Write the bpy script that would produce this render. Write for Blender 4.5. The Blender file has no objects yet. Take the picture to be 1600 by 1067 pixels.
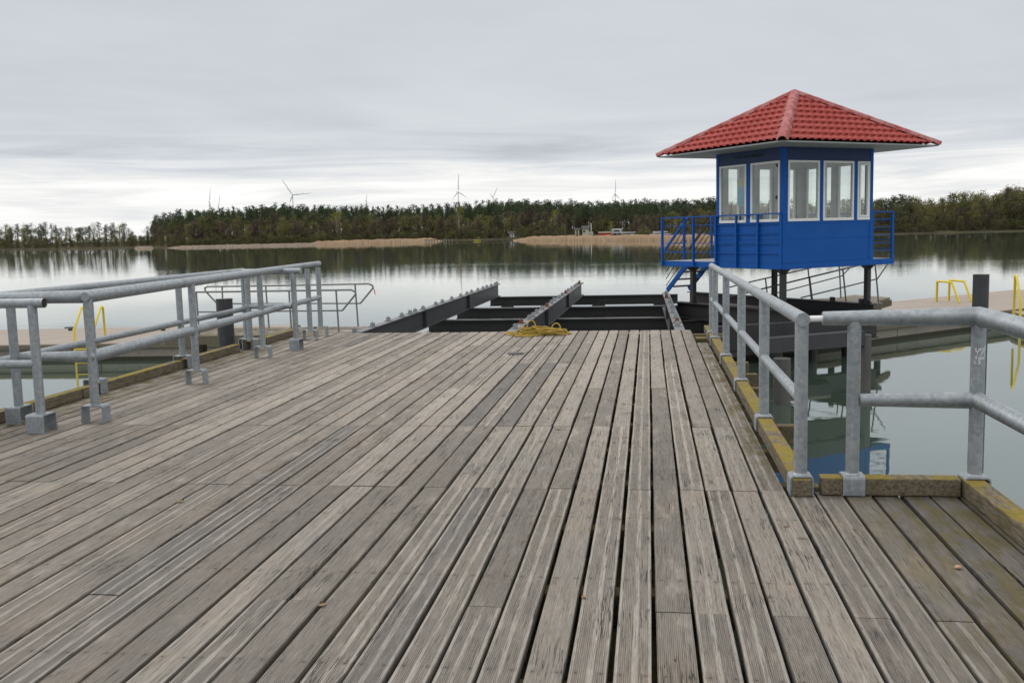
import bpy, math, random
import numpy as np
from mathutils import Vector, Matrix
from math import radians as R, sin, cos, pi
random.seed(7); rng = np.random.default_rng(11)
S = bpy.context.scene; COL = S.collection

# ------------------------------------------------------------------ camera (frame: planks of the pier run along +Y, water at z=0)
F, CX, CY, PIT, ROL, HC, YAW = 1494.0, 800.0, 533.5, .1137, .0251, 2.8, R(8.2247)
_f0 = Vector((0, cos(PIT), -sin(PIT))); _r0 = Vector((1, 0, 0)); _u0 = _r0.cross(_f0)
_rt = cos(ROL)*_r0 - sin(ROL)*_u0; _up = sin(ROL)*_r0 + cos(ROL)*_u0
RZ = Matrix.Rotation(YAW, 3, 'Z')
CR, CU, CF = RZ @ _rt, RZ @ _up, RZ @ _f0
cd = bpy.data.cameras.new('camera'); cam = bpy.data.objects.new('camera', cd); COL.objects.link(cam); S.camera = cam
cd.sensor_width = 36; cd.lens = F/1600*36; cd.clip_end = 20000; cd.clip_start = .05
cam.matrix_world = Matrix(((CR.x, CU.x, -CF.x, 0), (CR.y, CU.y, -CF.y, 0), (CR.z, CU.z, -CF.z, HC), (0, 0, 0, 1)))
EYE = Vector((0, 0, HC))
def ray(x, y): return CR*float(x-CX) - CU*float(y-CY) + CF*F
def onz(x, y, z): d = ray(x, y); return EYE + d*((z-HC)/d.z)              # where a sight line meets height z
def ony(x, y, Y): d = ray(x, y); return EYE + d*(Y/d.y)
def ond(x, y, D): return EYE + ray(x, y)*(D/F)                              # at depth D
def onx(x, y, P): d = ray(x, y); k = math.hypot(P.x, P.y)/math.hypot(d.x, d.y); return EYE.z + d.z*k   # height over plan point P

# ------------------------------------------------------------------ node helper
class NT:
    def __init__(s, tree): s.t = tree; s.n = tree.nodes; s.l = tree.links
    def new(s, typ, **kw):
        n = s.n.new(typ)
        for k, v in kw.items(): setattr(n, k, v)
        return n
    def put(s, sock, v):
        if isinstance(v, bpy.types.NodeSocket): s.l.new(v, sock)
        elif v is not None:
            if hasattr(sock.default_value, '__len__') and not hasattr(v, '__len__'): v = (v,)*len(sock.default_value)
            if hasattr(sock.default_value, '__len__') and len(sock.default_value) == 4 and len(v) == 3: v = (*v, 1)
            sock.default_value = v
    def m(s, op, a, b=None, c=None, clamp=False):
        n = s.new('ShaderNodeMath', operation=op, use_clamp=clamp)
        for i, v in enumerate((a, b, c)):
            if v is not None: s.put(n.inputs[i], v)
        return n.outputs[0]
    def vec(s, x, y, z):
        n = s.new('ShaderNodeCombineXYZ')
        for i, v in enumerate((x, y, z)): s.put(n.inputs[i], v)
        return n.outputs[0]
    def sep(s, v):
        n = s.new('ShaderNodeSeparateXYZ'); s.put(n.inputs[0], v); return n.outputs
    def noise(s, v, scale, detail=3, rough=.5, dist=0, dim='3D'):
        n = s.new('ShaderNodeTexNoise', noise_dimensions=dim); s.put(n.inputs['Vector'], v)
        n.inputs['Scale'].default_value = scale; n.inputs['Detail'].default_value = detail
        n.inputs['Roughness'].default_value = rough; n.inputs['Distortion'].default_value = dist
        return n.outputs[0]
    def vor(s, v, scale, feature='F1', out='Distance', dim='3D'):
        n = s.new('ShaderNodeTexVoronoi', feature=feature, voronoi_dimensions=dim); s.put(n.inputs['Vector'], v)
        n.inputs['Scale'].default_value = scale; return n.outputs[out]
    def ramp(s, f, stops):
        n = s.new('ShaderNodeValToRGB'); s.put(n.inputs[0], f); e = n.color_ramp.elements
        while len(e) < len(stops): e.new(.5)
        for k, (p, c) in enumerate(stops):
            e[k].position = p; e[k].color = (*c, 1) if hasattr(c, '__len__') else (c, c, c, 1)
        return n.outputs[0]
    def step(s, f, a, b):
        n = s.new('ShaderNodeMapRange', interpolation_type='SMOOTHSTEP'); s.put(n.inputs[0], f)
        n.inputs[1].default_value = a; n.inputs[2].default_value = b; return n.outputs[0]
    def mix(s, f, a, b, mode='MIX'):
        n = s.new('ShaderNodeMix', data_type='RGBA', blend_type=mode)
        s.put(n.inputs[0], f); s.put(n.inputs[6], a); s.put(n.inputs[7], b); return n.outputs[2]
    def bump(s, h, st=.3, d=.01, nrm=None):
        n = s.new('ShaderNodeBump'); s.put(n.inputs['Height'], h); s.put(n.inputs['Strength'], st); n.inputs['Distance'].default_value = d
        if nrm is not None: s.put(n.inputs['Normal'], nrm)
        return n.outputs[0]
def mat(name):
    m = bpy.data.materials.new(name); m.use_nodes = True; t = NT(m.node_tree); b = t.n['Principled BSDF']
    def bs(**kw):
        for k, v in kw.items(): t.put(b.inputs[{'col': 'Base Color', 'rough': 'Roughness', 'metal': 'Metallic', 'nrm': 'Normal', 'spec': 'Specular IOR Level'}.get(k, k)], v)
    return m, t, bs
def pos(t): return t.new('ShaderNodeNewGeometry').outputs['Position']
def attr(t, nm): return t.new('ShaderNodeAttribute', attribute_name=nm)

# ------------------------------------------------------------------ world: overcast sky
SUN_EL, SUN_AZ = R(38), R(-62)           # azimuth measured from +Y towards +X
W = bpy.data.worlds.new('World'); S.world = W; W.use_nodes = True
t = NT(W.node_tree); bg = t.n['Background']
sky = t.new('ShaderNodeTexSky', sky_type='NISHITA'); sky.sun_disc = False; sky.sun_elevation = SUN_EL; sky.sun_rotation = SUN_AZ
dv = t.new('ShaderNodeTexCoord').outputs['Generated']; dx, dy, dz = t.sep(dv)
el = t.m('MAXIMUM', dz, 0.0)
k = t.m('ADD', el, .035)
pv = t.vec(t.m('DIVIDE', dx, k), t.m('DIVIDE', dy, k), 0)
bandv = t.vec(t.m('MULTIPLY', dx, 2.2), t.m('MULTIPLY', dy, 2.2), t.m('MULTIPLY', el, 34.0))
n1 = t.noise(pv, .33, 5, .55, .6); n2 = t.noise(bandv, 1.5, 6, .58, .9); n3 = t.noise(pv, .9, 5, .6, .3)
base = t.ramp(el, [(0, .93), (.030, .93), (.058, .86), (.080, .665), (.12, .655), (.2, .625), (.27, .605), (.45, .85), (1, .98)])
lowm = t.ramp(el, [(0, .55), (.05, 1), (.080, .80), (.105, .16), (.14, .05), (.35, .05), (1, .05)])
mod = t.m('MULTIPLY', t.m('SUBTRACT', t.m('ADD', t.m('MULTIPLY', n2, .75), t.m('MULTIPLY', n1, .25)), .5), lowm)
mod2 = t.m('MULTIPLY', t.m('SUBTRACT', n1, .5), .24)
mod3 = t.m('MULTIPLY', t.m('SUBTRACT', n3, .5), .04)
lum = t.m('ADD', t.m('ADD', t.m('ADD', base, t.m('MULTIPLY', mod, 1.15)), mod2), mod3)
lum = t.m('MULTIPLY', t.m('MINIMUM', t.m('MAXIMUM', lum, .46), .99), t.m('ADD', 1.0, t.m('MULTIPLY', t.step(el, .27, .8), .55)))
warm = t.step(lum, .6, .92)
tint = t.mix(warm, (.945, 1.0, 1.075), (1.0, 1.0, .985))
cl = t.mix(1.0, t.vec(lum, lum, lum), tint, 'MULTIPLY')
cl = t.mix(1.0, cl, (10.3, 10.3, 10.3), 'MULTIPLY')
hole = t.m('MULTIPLY', t.step(n2, .60, .75), t.m('MULTIPLY', t.step(el, .085, .03), .16))
full = t.mix(hole, cl, sky.outputs[0])
t.put(bg.inputs['Color'], full); bg.inputs['Strength'].default_value = .1
sl = bpy.data.lights.new('sun', 'SUN'); so = bpy.data.objects.new('sun', sl); COL.objects.link(so)
sl.energy = .8; sl.angle = R(45); sl.color = (1, .97, .92)
sd = Vector((sin(SUN_AZ)*cos(SUN_EL), cos(SUN_AZ)*cos(SUN_EL), sin(SUN_EL)))
so.rotation_euler = sd.to_track_quat('Z', 'Y').to_euler()
S.view_settings.view_transform = 'Standard'; S.view_settings.look = 'None'; S.view_settings.exposure = 0; S.view_settings.gamma = 1

# ------------------------------------------------------------------ mesh builder
class MB:
    def __init__(s): s.v = []; s.f = []; s.m = []; s.sm = []; s.mi = 0
    def add(s, vs, fs, smooth=False):
        o = len(s.v); s.v += [tuple(v) for v in vs]
        for f in fs: s.f.append(tuple(i+o for i in f)); s.m.append(s.mi); s.sm.append(smooth)
        return s
    def hexa(s, p):   # 8 corners: bottom 0-3 ccw, top 4-7
        return s.add(p, [(3, 2, 1, 0), (4, 5, 6, 7), (0, 1, 5, 4), (1, 2, 6, 5), (2, 3, 7, 6), (3, 0, 4, 7)])
    def box(s, x0, x1, y0, y1, z0, z1):
        return s.hexa([(x0, y0, z0), (x1, y0, z0), (x1, y1, z0), (x0, y1, z0), (x0, y0, z1), (x1, y0, z1), (x1, y1, z1), (x0, y1, z1)])
    def beam(s, a, b, w, h, up=(0, 0, 1)):   # rectangular bar from a to b, w sideways, h along up, centred
        a = Vector(a); b = Vector(b); d = (b-a).normalized(); u = Vector(up); u = (u-d*u.dot(d)).normalized(); r = d.cross(u)
        q = [(-1, -1), (1, -1), (1, 1), (-1, 1)]
        A = [a+r*(w/2*i)+u*(h/2*j) for i, j in q]; B = [b+r*(w/2*i)+u*(h/2*j) for i, j in q]
        return s.add(A+B, [(0, 1, 2, 3), (7, 6, 5, 4), (0, 4, 5, 1), (1, 5, 6, 2), (2, 6, 7, 3), (3, 7, 4, 0)])
    def ibeam(s, a, b, w, h, tf=.02, tw=.014):
        a = Vector(a); b = Vector(b); z = Vector((0, 0, 1))
        s.beam(a-z*tf/2, b-z*tf/2, w, tf); s.beam(a-z*(h-tf/2), b-z*(h-tf/2), w, tf)
        return s.beam(a-z*h/2, b-z*h/2, tw, h-2*tf)
    def tube(s, pts, r, n=10, cap=True, r1=None):
        P = [Vector(p) for p in pts]; k = len(P); ring = []; prev = None
        for i in range(k):
            d = ((P[i]-P[i-1]).normalized() if i else Vector()) + ((P[i+1]-P[i]).normalized() if i < k-1 else Vector())
            d.normalize()
            if prev is None: u = d.orthogonal().normalized()
            else: u = (prev-d*prev.dot(d)).normalized()
            prev = u; w = d.cross(u); rr = r if r1 is None else r+(r1-r)*i/(k-1)
            if 0 < i < k-1:
                c = (P[i]-P[i-1]).normalized().dot(d); rr /= max(c, .6)
            ring.append([P[i]+(u*cos(2*pi*j/n)+w*sin(2*pi*j/n))*rr for j in range(n)])
        o = len(s.v)
        s.add([q for g in ring for q in g], [(i*n+j, i*n+(j+1) % n, (i+1)*n+(j+1) % n, (i+1)*n+j) for i in range(k-1) for j in range(n)], True)
        if cap:
            s.add(ring[0], [tuple(reversed(range(n)))]); s.add(ring[-1], [tuple(range(n))])
        return s
    def lathe(s, c, prof, n=12, smooth=True):
        c = Vector(c); vs = [c+Vector((r*cos(2*pi*j/n), r*sin(2*pi*j/n), z)) for r, z in prof for j in range(n)]
        fs = [(i*n+j, i*n+(j+1) % n, (i+1)*n+(j+1) % n, (i+1)*n+j) for i in range(len(prof)-1) for j in range(n)]
        s.add(vs, fs, smooth); s.add(vs[:n], [tuple(reversed(range(n)))]); return s.add(vs[-n:], [tuple(range(n))])
    def prism(s, poly, ext):   # closed planar polygon extruded along ext
        e = Vector(ext); P = [Vector(p) for p in poly]; n = len(P)
        s.add(P+[p+e for p in P], [tuple(reversed(range(n))), tuple(range(n, 2*n))]+[(i, (i+1) % n, n+(i+1) % n, n+i) for i in range(n)])
        return s
def wloc(o):
    v = Vector((0, 0, 0))
    while o: v += o.location; o = o.parent
    return v
def obj(name, mb, mats, parent=None, bevel=0, loc=None):
    if not isinstance(mats, (list, tuple)): mats = [mats]
    me = bpy.data.meshes.new(name); off = wloc(parent) if parent else (Vector(loc) if loc is not None else Vector())
    me.from_pydata([(x-off.x, y-off.y, z-off.z) for x, y, z in mb.v], [], mb.f)
    for m in mats: me.materials.append(m)
    me.polygons.foreach_set('material_index', mb.m); me.polygons.foreach_set('use_smooth', mb.sm); me.update()
    o = bpy.data.objects.new(name, me); COL.objects.link(o)
    if parent: o.parent = parent
    elif loc is not None: o.location = loc
    if bevel:
        b = o.modifiers.new('bevel', 'BEVEL'); b.width = bevel; b.segments = 2; b.limit_method = 'ANGLE'; b.angle_limit = R(50)
    return o
def tag(o, label=None, cat=None, group=None, kind=None):
    for k_, v in (('label', label), ('category', cat), ('group', group), ('kind', kind)):
        if v: o[k_] = v
    return o
def thing(name, loc, label, cat, group=None):
    o = bpy.data.objects.new(name, None); COL.objects.link(o); o.location = loc; o.empty_display_size = .2
    return tag(o, label, cat, group)

# ------------------------------------------------------------------ materials
def wood_mat():
    m, t, bs = mat('weathered_deck_wood')
    uv = t.new('ShaderNodeUVMap', uv_map='UVMap').outputs[0]; u, v, _ = t.sep(uv)
    pr = attr(t, 'pr'); c = t.new('ShaderNodeSeparateColor'); t.put(c.inputs[0], pr.outputs['Color']); r1, r2, r3 = c.outputs[:3]
    px, py, pz = t.sep(pos(t)); seed = t.m('MULTIPLY', r1, 41.0)
    kn_v = t.vec(t.m('MULTIPLY', u, .8), t.m('MULTIPLY', v, 1.5), seed); kd = t.vor(kn_v, 1.5)
    knot = t.step(kd, .055, .025); halo = t.step(kd, .17, .03)
    uw = t.m('ADD', u, t.m('MULTIPLY', halo, t.m('MULTIPLY', t.m('SUBTRACT', t.noise(t.vec(u, v, seed), 9, 2), .5), .05)))
    g1 = t.noise(t.vec(uw, t.m('MULTIPLY', v, .035), seed), 95, 5, .65)
    g2 = t.noise(t.vec(uw, t.m('MULTIPLY', v, .05), seed), 260, 2, .6)
    bl = t.noise(t.vec(t.m('MULTIPLY', u, 3.2), v, seed), 3.2, 4, .6)
    wd = t.noise(t.vec(px, py, 0), .75, 5, .62)
    sd_ = t.noise(t.vec(px, t.m('MULTIPLY', py, .8), 4.0), 2.1, 6, .68)
    # grooves milled along most boards, worn away in places, with smooth lighter strips
    gm = t.m('MULTIPLY', t.step(r2, .30, .36), t.m('MULTIPLY', t.step(bl, .80, .50), t.m('SUBTRACT', 1, knot)))
    gs = t.m('ADD', t.m('MULTIPLY', t.m('SINE', t.m('MULTIPLY', u, 2*pi/.0078)), .5), .5)
    wear = t.step(t.noise(t.vec(t.m('MULTIPLY', u, 30), t.m('MULTIPLY', v, 1.3), seed), 1.6, 6, .7), .34, .52)
    d1 = t.m('ABSOLUTE', t.m('SUBTRACT', u, t.m('MULTIPLY', t.m('SUBTRACT', r1, .5), .02)))
    strip = t.m('MULTIPLY', t.m('MULTIPLY', t.step(d1, .0125, .009), t.step(r3, .56, .60)), wear)
    strip2 = t.m('MULTIPLY', t.m('MULTIPLY', t.step(t.m('ABSOLUTE', u), .056, .060), t.step(r3, .56, .60)), t.m('ADD', .35, t.m('MULTIPLY', wear, .65)))
    strip = t.m('MAXIMUM', strip, strip2); gm = t.m('MULTIPLY', gm, t.m('SUBTRACT', 1, strip))
    groove = t.m('MULTIPLY', gm, t.m('SUBTRACT', 1, gs))
    hair = t.step(t.noise(t.vec(uw, t.m('MULTIPLY', v, .018), t.m('ADD', seed, 13)), 170, 3, .7), .40, .33)
    cn = t.noise(t.vec(uw, t.m('MULTIPLY', v, .028), t.m('ADD', seed, 7)), 36, 3, .6)
    crack = t.m('MULTIPLY', t.step(t.m('ABSOLUTE', t.m('SUBTRACT', cn, .5)), .016, .003), t.step(t.noise(t.vec(t.m('MULTIPLY', u, 2), v, t.m('ADD', seed, 3)), 2.3, 2), .52, .64))
    col = t.ramp(t.m('ADD', t.m('MULTIPLY', g1, .86), t.m('MULTIPLY', bl, .14)), [(.24, (.130, .110, .092)), (.42, (.240, .210, .178)), (.58, (.295, .258, .220)), (.78, (.365, .325, .280))])
    tone = t.m('MULTIPLY', t.m('ADD', .80, t.m('MULTIPLY', r1, .20)), t.m('MULTIPLY', t.m('ADD', 1.0, t.m('MULTIPLY', t.step(py, 5.9, 9.5), .42)), t.m('SUBTRACT', 1.0, t.m('MULTIPLY', t.step(px, .80, .88), .30)))); plain = t.m('SUBTRACT', 1.0, t.m('MULTIPLY', t.step(r2, .36, .30), .17)); tone = t.m('MULTIPLY', tone, plain); col = t.mix(1.0, col, t.vec(tone, tone, tone), 'MULTIPLY')
    dark = t.step(r2, .92, .95); col = t.mix(t.m('MULTIPLY', dark, .6), col, t.mix(g1, (.075, .073, .075), (.175, .172, .172)))
    tan = t.m('MULTIPLY', t.step(sd_, .48, .76), .45); col = t.mix(tan, col, (.30, .225, .155))
    grey = t.m('MULTIPLY', t.step(wd, .44, .62), .30); col = t.mix(grey, col, t.mix(g1, (.11, .103, .095), (.235, .220, .203)))
    col = t.mix(t.m('MULTIPLY', strip, .38), col, (.33, .305, .272))
    fib = t.step(t.m('ABSOLUTE', t.m('SUBTRACT', g2, .5)), .20, .05); fb = t.m('ADD', .45, t.m('MULTIPLY', g2, 1.1)); col = t.mix(1.0, col, t.vec(fb, fb, fb), 'MULTIPLY')
    stain = t.m('MULTIPLY', t.step(t.noise(t.vec(t.m('MULTIPLY', u, 2.5), v, t.m('ADD', seed, 21)), 5.5, 4, .6), .63, .78), .32); col = t.mix(stain, col, (.075, .068, .062))
    col = t.mix(t.m('MULTIPLY', groove, .50), col, (.066, .058, .050))
    rings = t.m('SINE', t.m('MULTIPLY', kd, 210.0)); col = t.mix(t.m('MULTIPLY', halo, t.m('ADD', .10, t.m('MULTIPLY', rings, .14))), col, (.07, .058, .048))
    col = t.mix(t.m('MULTIPLY', knot, .75), col, (.060, .046, .036)); col = t.mix(t.m('MULTIPLY', crack, .9), col, (.022, .019, .017)); col = t.mix(t.m('MULTIPLY', hair, .55), col, (.05, .043, .037))
    nail = t.step(t.vor(t.vec(u, v, seed), 30), .10, .05)
    jy = t.m('ABSOLUTE', t.m('SUBTRACT', t.m('FRACT', t.m('DIVIDE', t.m('ADD', py, 1.5+.4925), .985)), .5))
    ju = t.m('SUBTRACT', t.m('ABSOLUTE', u), .046); jd = t.m('SQRT', t.m('ADD', t.m('MULTIPLY', ju, ju), t.m('MULTIPLY', t.m('MULTIPLY', jy, jy), .97)))
    rustf = t.m('MULTIPLY', t.step(jd, .030, .006), .28); col = t.mix(rustf, col, (.07, .05, .038)); col = t.mix(t.step(jd, .0062, .0040), col, (.045, .040, .037))
    mn = t.noise(t.vec(t.m('MULTIPLY', px, 3), py, 0), 3.0, 5, .65)
    far_edge = t.m('MULTIPLY', t.m('MULTIPLY', t.step(px, .62, .76), t.step(px, 1.0, .88)), t.step(py, 5.9, 7.0))
    ext = t.m('MULTIPLY', t.step(px, .95, 1.6), .9)
    left = t.step(px, -5.3, -5.85)
    moss = t.m('MULTIPLY', t.m('MAXIMUM', t.m('MAXIMUM', far_edge, ext), left), t.step(mn, .40, .62))
    col = t.mix(t.m('MULTIPLY', moss, .9), col, t.mix(g1, (.055, .050, .018), (.165, .125, .028)))
    side = attr(t, 'side').outputs['Fac']; col = t.mix(t.m('MULTIPLY', side, .8), col, (.022, .018, .013))  # shade inside the gaps put into the plank side colour
    h = t.m('SUBTRACT', t.m('ADD', t.m('MULTIPLY', g1, .5), t.m('MULTIPLY', g2, .25)), t.m('ADD', t.m('MULTIPLY', groove, .7), t.m('MULTIPLY', t.m('ADD', crack, hair), 1.0)))
    bs(col=col, rough=.74, spec=.38, nrm=t.bump(h, .8, .007)); return m
def beam_mat(name, lichen=.8, dark=(.06, .05, .035), light=(.23, .19, .135), lcol=(.31, .23, .028)):
    m, t, bs = mat(name); P = pos(t); x, y, z = t.sep(P)
    nz = t.sep(t.new('ShaderNodeNewGeometry').outputs['Normal'])[2]
    g = t.noise(t.vec(t.m('MULTIPLY', x, 3), t.m('MULTIPLY', y, .5), t.m('MULTIPLY', z, 4)), 18, 5, .65)
    col = t.ramp(g, [(.3, dark), (.7, light)])
    n = t.noise(P, 5, 6, .7); n2 = t.noise(P, 1.3, 4, .6)
    lm = t.m('MULTIPLY', t.step(t.m('ADD', n, t.m('MULTIPLY', n2, .5)), .63, .85), t.m('MULTIPLY', t.step(nz, .1, .8), lichen))
    col = t.mix(lm, col, t.mix(t.noise(P, 22, 4, .6), (.17, .125, .018), lcol))
    sm = t.m('MULTIPLY', t.step(n, .50, .66), t.m('MULTIPLY', lichen, .5)); col = t.mix(sm, col, (.085, .085, .03))
    pale = t.step(t.noise(P, 9, 5, .7), .63, .72); col = t.mix(t.m('MULTIPLY', pale, .45), col, (.42, .38, .31))
    bs(col=col, rough=.88, spec=.2, nrm=t.bump(t.m('ADD', g, n), .5, .006)); return m
def galv_mat():
    m, t, bs = mat('galvanised_steel'); P = t.new('ShaderNodeTexCoord').outputs['Object']
    sp = t.vor(P, 42, out='Color'); s1 = t.sep(sp)[0]; n = t.noise(P, 9, 5, .65); n2 = t.noise(P, 2.2, 4, .6)
    col = t.mix(s1, (.245, .272, .295), (.335, .362, .386))
    col = t.mix(t.m('MULTIPLY', t.step(n, .52, .70), .40), col, (.43, .45, .46)); col = t.mix(t.m('MULTIPLY', t.step(n2, .52, .70), .6), col, (.175, .195, .215))
    streak = t.noise(t.vec(t.m('MULTIPLY', t.sep(P)[0], 30), t.m('MULTIPLY', t.sep(P)[1], 30), t.m('MULTIPLY', t.sep(P)[2], 2)), 1, 4, .6)
    col = t.mix(t.m('MULTIPLY', t.step(streak, .58, .72), .45), col, (.46, .47, .475)); rs_ = t.noise(P, 3.1, 6, .7); col = t.mix(t.m('MULTIPLY', t.step(rs_, .67, .76), .45), col, (.20, .13, .085))
    bs(col=col, metal=.45, rough=t.m('ADD', .38, t.m('MULTIPLY', n, .25)), nrm=t.bump(t.m('ADD', n, s1), .12, .004)); return m
def paint_mat(name, c1, c2, rough=.45, dirt=(.08, .07, .06), da=.4, scale=4, metal=0, ribs=None, spec=.4):
    m, t, bs = mat(name); P = pos(t); n = t.noise(P, scale, 6, .65); n2 = t.noise(P, scale*4.5, 4, .6)
    col = t.mix(n, c1, c2); col = t.mix(t.m('MULTIPLY', t.step(n2, .58, .75), da), col, dirt)
    h = n2
    if ribs:
        z = t.sep(P)[2]; rb = t.m('ABSOLUTE', t.m('SINE', t.m('MULTIPLY', z, pi/ribs))); h = t.m('ADD', t.m('MULTIPLY', n2, .1), t.step(rb, 0, .25)) 
        bs(col=col, rough=rough, metal=metal, spec=spec, nrm=t.bump(h, .55, .005)); return m
    bs(col=col, rough=rough, metal=metal, spec=spec, nrm=t.bump(h, .15, .004)); return m
def foliage_mat(name, c1, c2, c3):
    m, t, bs = mat(name); rnd = t.new('ShaderNodeObjectInfo').outputs['Random']; P = pos(t)
    n = t.noise(P, .35, 3, .6); f = t.m('ADD', t.m('MULTIPLY', rnd, .6), t.m('MULTIPLY', n, .5))
    cc = t.ramp(f, [(.15, c1), (.5, c2), (.9, c3)]); bs(col=cc, rough=.9, spec=.1)
    tl = t.new('ShaderNodeBsdfTranslucent'); t.put(tl.inputs[0], cc); mx_ = t.new('ShaderNodeMixShader'); mx_.inputs[0].default_value = .42
    t.l.new(t.n['Principled BSDF'].outputs[0], mx_.inputs[1]); t.l.new(tl.outputs[0], mx_.inputs[2]); t.l.new(mx_.outputs[0], t.n['Material Output'].inputs[0]); return m
M = {}
M['deck'] = wood_mat()
M['kerb'] = beam_mat('mossy_kerb_timber', .95)
M['joist'] = beam_mat('dark_joist_timber', .45, (.05, .040, .026), (.17, .135, .09), (.16, .15, .03))
M['fender'] = beam_mat('grey_fender_timber', .5, (.06, .055, .04), (.24, .21, .16), (.20, .18, .06))
M['grey_wood'] = beam_mat('grey_plank_timber', .1, (.11, .095, .08), (.30, .27, .235))
M['galv'] = galv_mat()
M['blue'] = paint_mat('blue_paint', (.003, .072, .31), (.006, .100, .40), .55, (.03, .055, .12), .45, 2.2, spec=.2)
M['blue_ribbed'] = paint_mat('blue_ribbed_panel', (.003, .070, .31), (.007, .105, .41), .55, (.035, .06, .13), .4, 1.7, ribs=.045, spec=.2)
M['shaded_blue'] = paint_mat('eave_shaded_blue', (.006, .028, .100), (.008, .034, .12), .5, (.02, .03, .06), .2)  # eave shade put into the frieze colour, darker than the wall blue
M['black'] = paint_mat('black_bitumen_steel', (.016, .016, .018), (.036, .035, .037), .55, (.085, .070, .058), .55, 2.4)
M['steel'] = paint_mat('dark_primer_steel', (.026, .027, .031), (.055, .056, .060), .5, (.14, .115, .095), .45, 2.6)
M['flange'] = paint_mat('worn_grey_flange', (.10, .10, .105), (.20, .20, .20), .5, (.25, .10, .05), .35, 6)
M['rust'] = paint_mat('rusty_clip', (.15, .050, .030), (.22, .10, .065), .8, (.1, .05, .03), .5, 20)
M['white'] = paint_mat('white_window_frame', (.72, .73, .73), (.80, .80, .79), .4, (.5, .5, .48), .3)
M['dull_white'] = paint_mat('dull_white_paint', (.42, .45, .47), (.52, .54, .55), .6)
M['soffit'] = paint_mat('grey_soffit', (.22, .235, .23), (.30, .31, .31), .6, (.25, .25, .24), .3)
M['lining'] = paint_mat('pale_interior_lining', (.46, .47, .46), (.54, .54, .52), .7, (.4, .4, .38), .2)
M['floor_grey'] = paint_mat('grey_landing_floor', (.30, .29, .28), (.40, .39, .37), .7)
M['yellow'] = paint_mat('yellow_paint', (.62, .47, .035), (.72, .58, .06), .4, (.35, .25, .05), .4, 12)
M['rope'] = paint_mat('yellow_rope_fibre', (.26, .165, .022), (.47, .335, .07), .8, (.2, .13, .04), .5, 45)
M['concrete'] = paint_mat('pontoon_concrete', (.16, .148, .125), (.29, .265, .23), .9, (.055, .05, .035), .75, 2.0)
M['pontoon_top'] = paint_mat('pale_pontoon_deck', (.245, .205, .172), (.35, .30, .26), .9, (.19, .16, .13), .6, .9)
M['algae'] = paint_mat('algae_waterline', (.02, .021, .014), (.04, .04, .022), .7, (.06, .06, .035), .4, 5)
M['grey_tube'] = paint_mat('thin_grey_tube', (.14, .145, .15), (.22, .225, .23), .5)
M['red'] = paint_mat('red_ribbon', (.6, .04, .03), (.7, .06, .04), .6)
M['cream'] = paint_mat('cream_render', (.48, .45, .36), (.56, .53, .43), .8)
M['dark'] = paint_mat('dark_fitting', (.014, .014, .015), (.03, .03, .03), .6)
M['bark'] = paint_mat('tree_bark', (.060, .046, .034), (.12, .095, .07), .9, (.03, .025, .02), .5, 1)
M['birch_bark'] = paint_mat('pale_birch_bark', (.28, .27, .25), (.42, .41, .39), .9, (.05, .05, .05), .5, 1)
M['stone'] = paint_mat('tan_stone', (.42, .25, .16), (.55, .36, .25), .8, (.3, .2, .12), .4, 60)
M['leaf'] = paint_mat('dry_leaf', (.15, .09, .04), (.27, .16, .07), .8, (.08, .05, .03), .5, 60)
M['old_pile'] = paint_mat('weathered_pile', (.055, .055, .058), (.115, .11, .105), .7, (.12, .07, .05), .6, 3)
M['label'] = paint_mat('torn_white_sticker', (.55, .56, .57), (.72, .72, .72), .6, (.2, .2, .2), .5, 120)
m, t, bs = mat('red_roof_tile'); P = pos(t); n = t.noise(P, 2.2, 5, .6); n2 = t.noise(P, 26, 3, .6)
col = t.mix(n, (.265, .036, .029), (.35, .055, .045)); col = t.mix(t.m('MULTIPLY', t.step(n2, .55, .72), .25), col, (.36, .09, .075)); n3 = t.noise(t.vec(t.sep(P)[0], t.sep(P)[1], t.m('MULTIPLY', t.sep(P)[2], .4)), 1.1, 5, .7); col = t.mix(t.m('MULTIPLY', t.step(n3, .54, .70), .45), col, (.20, .085, .065))
bs(col=col, rough=.62, spec=.22, nrm=t.bump(n2, .1, .003)); M['roof'] = m
m, t, bs = mat('faded_red_ridge'); P = pos(t); n = t.noise(P, 5, 5, .65)
bs(col=t.mix(t.step(n, .35, .65), (.30, .060, .060), (.40, .19, .18)), rough=.65, spec=.2); M['ridge'] = m
m = bpy.data.materials.new('window_glass'); m.use_nodes = True; t = NT(m.node_tree); t.n.remove(t.n['Principled BSDF'])
fr = t.new('ShaderNodeLayerWeight'); fr.inputs[0].default_value = .5
tr = t.new('ShaderNodeBsdfTransparent'); tr.inputs[0].default_value = (.90, .93, .92, 1); gl = t.new('ShaderNodeBsdfGlossy'); gl.inputs[1].default_value = .02
mx = t.new('ShaderNodeMixShader'); t.put(mx.inputs[0], t.m('ADD', t.m('MULTIPLY', t.m('POWER', fr.outputs['Facing'], 4.0), .9), .07)); t.l.new(tr.outputs[0], mx.inputs[1]); t.l.new(gl.outputs[0], mx.inputs[2])
t.l.new(mx.outputs[0], t.n['Material Output'].inputs[0]); M['glass'] = m
m, t, bs = mat('lake_water'); P = pos(t); x, y, z = t.sep(P)
w1 = t.noise(t.vec(t.m('MULTIPLY', x, .55), y, 0), 1.7, 3, .5, .3); w2 = t.noise(t.vec(t.m('MULTIPLY', x, .35), y, 3), 6.5, 3, .55)
w3 = t.noise(t.vec(t.m('MULTIPLY', x, .5), y, 0), .08, 3, .6)
far = t.step(y, 14, 60)
amp = t.m('ADD', .085, t.m('MULTIPLY', far, t.m('ADD', .05, t.m('MULTIPLY', t.step(w3, .45, .68), .12))))
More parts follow.
